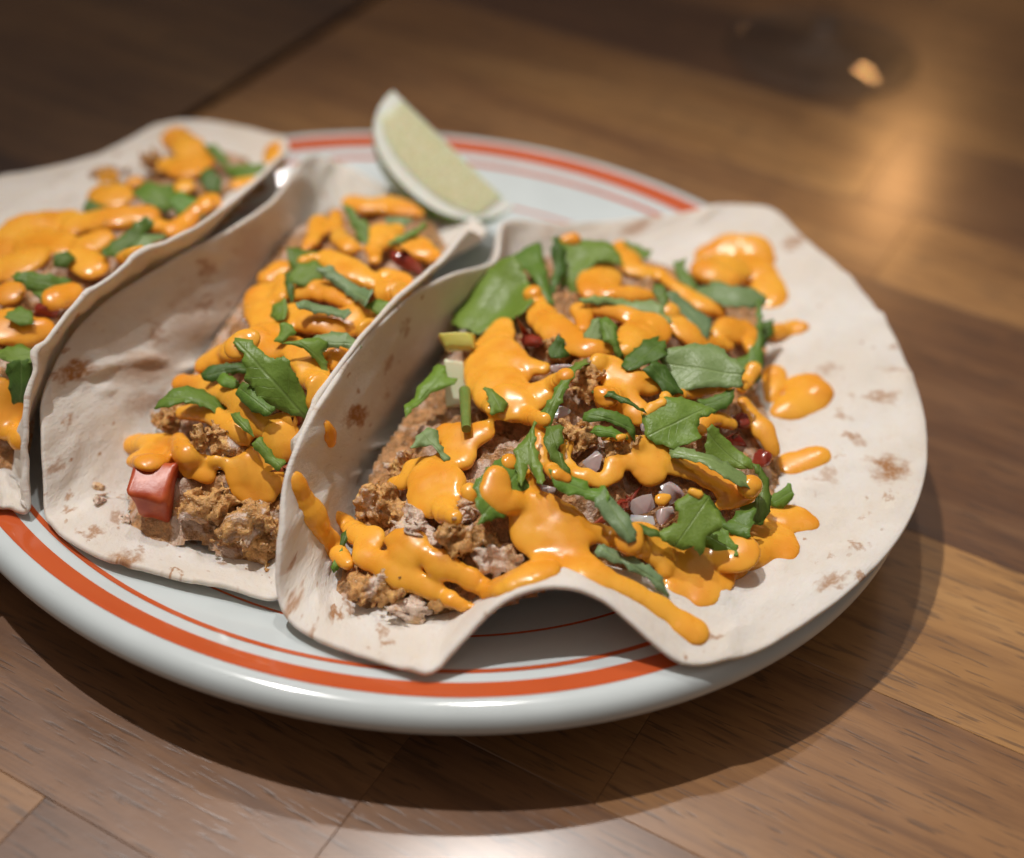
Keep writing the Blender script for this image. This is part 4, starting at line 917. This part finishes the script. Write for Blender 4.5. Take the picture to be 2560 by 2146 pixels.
sauce('sauce_drizzle', S3, 'glossy orange sauce drizzled all over the front right taco', GS, seed=1)
sauce('sauce_pool', [('R2',[(1400,420,70),(1520,400,105),(1650,370,95),(1740,390,105),(1760,460,100),(1660,540,110),(1520,520,130),(1400,540,95),(1560,600,80)]),('R2',[(1520,470,120),(1650,450,130)]),('R2',[(1790,560,110),(1850,660,105),(1885,760,85),(1890,800,62)])], 'rounded sauce pool with a drooping lobe at the rear right tortilla', GS, seed=2, thick=.0024)
sauce('sauce_blob', [('R8',[(850,150,52),(950,130,48),(1000,180,42)]),('R8',[(960,190,60),(890,230,75),(820,270,66),(770,290,44)])], 'thick lobed sauce blob on bare tortilla right of the filling', GS, seed=3, thick=.0026)
sauce('sauce_blob', [('R8',[(820,575,60),(900,555,64),(970,530,48)])], 'tongue-shaped sauce blob on bare tortilla at the right', GS, seed=4)
sauce('sauce_dab', [('R2',[(1890,1000,45),(1960,985,60),(2060,965,62),(2110,955,40)])], 'small sauce dab on toasted tortilla at the right rear', GS, seed=5)
sauce('sauce_ribbon', [('R8',[(570,240,34),(630,320,44),(690,410,46),(735,500,32)])], 'sauce ribbon running down the white onion sliver', GS, seed=6)
sauce('sauce_streak', [('R3',[(175,450,50),(230,590,66),(310,720,72),(375,840,64),(450,940,78),(520,1030,55),(570,1080,35)])], 'long sauce streak running down the folded wall at left', GS, seed=7, thick=.0022)
sauce('sauce_dab', [('R3',[(405,40,34),(425,110,48),(440,165,36)])], 'lone oval sauce dab high on the folded wall', GS, seed=8, thick=.0018)
S2 = [
 ('R7',[(1120,170,45),(1250,200,75),(1400,190,80),(1540,220,75),(1650,255,35)]),('R7',[(890,310,50),(880,390,62),(830,470,52),(790,520,30)]),('R7',[(1020,260,38),(1030,350,40),(1050,440,55),(1130,510,55)]),
 ('R7',[(1340,470,60),(1370,400,70),(1480,370,45)]),('R7',[(1300,520,50),(1310,600,45)]),('R7',[(1540,480,75),(1640,510,90),(1730,560,60)]),
 ('R7',[(960,590,62),(1060,640,80),(1180,700,85),(1290,770,65)]),('R7',[(1400,720,55),(1510,760,70),(1440,850,80),(1560,830,55)]),
 ('R7',[(520,730,62),(590,670,58)]),('R7',[(610,740,50),(630,840,62),(600,880,50)]),('R7',[(470,880,95),(440,990,80),(500,1080,90)]),('R7',[(780,610,30),(840,585,26)]),
 ('R7',[(740,860,55),(860,825,60),(1000,850,70),(1120,920,62),(1200,960,45)]),
 ('R7',[(690,970,42),(750,1040,85),(900,1060,85),(1050,1080,95),(1180,1050,95),(1280,1040,75)]),('R7',[(1240,1130,60),(1300,1090,40)]),
 ('R7',[(600,1130,75),(480,1170,95),(370,1200,80),(250,1270,75),(130,1330,80),(30,1390,50)]),('R7',[(480,1260,70),(580,1270,85),(690,1260,70),(770,1340,75),(840,1450,82),(900,1560,84),(870,1660,70)]),
 ('R7',[(960,1300,40),(1040,1310,60),(1010,1380,40)]),
 ('R6',[(1250,430,50),(1390,440,52),(1540,490,62),(1660,560,62),(1760,660,60),(1820,760,42)]),('R6',[(1260,640,42),(1350,640,55),(1460,660,50),(1560,720,58),(1680,800,50)]),
 ('R6',[(930,870,62),(1020,850,80),(1130,880,75),(1020,960,80),(1150,960,60)]),('R6',[(920,975,45),(1050,985,58),(1180,980,48)]),('R6',[(1230,830,45),(1265,920,60),(1330,1020,75),(1430,1080,48)]),('R6',[(1290,950,36),(1440,965,30),(1590,1000,34)]),
 ('R6',[(1750,930,40),(1700,1000,60),(1660,1090,80),(1740,1170,85),(1840,1200,60)]),('R6',[(1740,1060,60),(1810,1050,75),(1900,1100,60),(1960,1150,35)]),('R6',[(1990,700,50),(1920,690,35)]),
]
sauce('sauce_drizzle', S2, 'shiny orange sauce covering most of the middle taco', GS, h=.0006, seed=9, gain=1.38)
sauce('sauce_drop', [('R6',[(1950,800,85),(1950,860,95)])], 'round sauce drop beside the front taco wall', GS, seed=10, thick=.007)
S1 = [
 ('R5',[(1230,270,62),(1310,330,66),(1330,400,60)]),('R5',[(1170,450,62),(1300,470,72),(1420,410,50)]),('R5',[(700,650,62),(800,670,80)]),('R5',[(750,550,46)]),('R5',[(930,570,38)]),('R5',[(1270,600,48)]),('R5',[(1330,790,32),(1440,700,48),(1500,720,32)]),('R5',[(1620,590,30),(1720,570,34)]),
 ('R5',[(540,860,60),(700,830,62),(860,810,62),(1010,800,58)]),('R5',[(440,850,80),(300,880,95),(140,940,95),(60,1060,95)]),('R5',[(420,1000,85),(280,980,95),(240,1080,90),(80,1160,90)]),('R5',[(620,1000,70),(700,960,50)]),
 ('R5',[(560,1100,72),(630,1150,62)]),('R5',[(1290,840,36),(1190,900,40)]),('R5',[(1090,870,36)]),('R5',[(850,1090,36),(970,1050,34)]),('R5',[(40,1560,82),(180,1600,66),(290,1590,55)]),('R5',[(370,1380,58),(480,1330,45)]),('R5',[(60,1340,60)]),
 ('R6',[(10,520,60),(20,620,82),(90,660,70),(95,750,60),(130,830,42)]),('R6',[(10,730,60)]),
]
sauce('sauce_drizzle', S1, 'dim blurred orange sauce over the left taco', GS, h=.0008, seed=12, gain=1.65)
sauce('sauce_dab', [('R5',[(1890,350,55),(1900,430,60)])], 'blurred sauce dab on the back corner of the left tortilla', GS, h=.0007, seed=13, thick=.0018)

# ------------------------------------------------------------------ lime wedge
def lime():
    tip = dat(806, 186, .056); bot = dat(1052, 425, .030)
    ax = bot-tip; L = np.linalg.norm(ax); ax /= L; mid = (tip+bot)/2
    left = dat(800, 380, .036)-mid; left -= ax*(left@ax); left /= np.linalg.norm(left)
    back = np.cross(ax, left)
    if back@(CAM-mid) > 0: back = -back
    R = .0240; WA = math.radians(62)
    root = empty('lime_wedge', tuple(mid), label='pale green lime wedge standing on the plate behind the tacos', cat='lime')
    def pt(t, rr, ph):
        e = math.sqrt(max(0, 1-abs(t)**2.3)); ph -= .20; d = left*math.cos(ph)+back*math.sin(ph)
        return ax*(t*L/2)+d*(R*e*rr)
    ts = np.sin(np.linspace(-math.pi/2, math.pi/2, 41))
    def sheet(name, f, na, nb, mat, attr=None):
        v = [f(i/na, j/nb) for i in range(na+1) for j in range(nb+1)]; q = [(i*(nb+1)+j, (i+1)*(nb+1)+j, (i+1)*(nb+1)+j+1, i*(nb+1)+j+1) for i in range(na) for j in range(nb)]
        me = pydata(name, v, q)
        vec_attr(me, 'leaf', [(i/na, j/nb, 0) for i in range(na+1) for j in range(nb+1)])
        return link(name, me, mat, root)
    def T_(a): return math.sin((a-.5)*math.pi)
    sheet('rind', lambda a, b: pt(T_(a), 1, -.02+(WA+.04)*b), 40, 16, RIND)
    fl = None
    for sgn, ph in ((1, 0.0), (-1, WA)):
        nrm = -(-left*math.sin(ph-.20)+back*math.cos(ph-.20))*(1 if sgn == 1 else -1)
        sheet('pith', lambda a, b: pt(T_(a), b, ph), 40, 8, PITH)
        sheet('flesh', lambda a, b: pt(T_(.06+.88*a)*.84, .03+.75*b, ph)+nrm*(.0005+.0007*math.sin(math.pi*b)*math.sin(math.pi*a)), 40, 14, FLESH)
lime()

# ------------------------------------------------------------------ wine glass beyond the plate
def glass():
    c = (at(1683*K, 112*K, 0)); root = empty('wine_glass', (c[0], c[1], 0), label='clear stemmed glass whose round foot stands beyond the plate', cat='glass')
    def lathe(name, prof, n=64):
        v = []; f = []
        for r, z in prof:
            for k in range(n): t = 2*math.pi*k/n; v.append((r*math.cos(t), r*math.sin(t), z))
        for i in range(len(prof)-1):
            for k in range(n): f.append((i*n+k, i*n+(k+1) % n, (i+1)*n+(k+1) % n, (i+1)*n+k))
        me = pydata(name, v, f)
        bm = bmesh.new(); bm.from_mesh(me); bmesh.ops.remove_doubles(bm, verts=bm.verts, dist=1e-6); bmesh.ops.recalc_face_normals(bm, faces=bm.faces); bm.to_mesh(me); bm.free()
        return link(name, me, GLASS, root)
    R = .043
    lathe('foot', [(0, .0005), (R*.9, .0005), (R*.985, .0008), (R, .0018), (R*.985, .0026), (R*.9, .0030), (R*.5, .0038), (R*.3, .0050), (R*.19, .0085), (.0062, .0135), (0, .0137)])
    lathe('stem', [(0, .0138), (.0058, .0139), (.0046, .022), (.0040, .04), (.0040, .075), (.0055, .088), (0, .0885)])
    lathe('bowl', [(0, .0887), (.006, .0888), (.020, .094), (.034, .108), (.041, .13), (.041, .155), (.036, .185), (.0352, .185), (.0402, .155), (.0402, .13), (.0332, .109), (.0195, .0952), (0, .0905)])
glass()
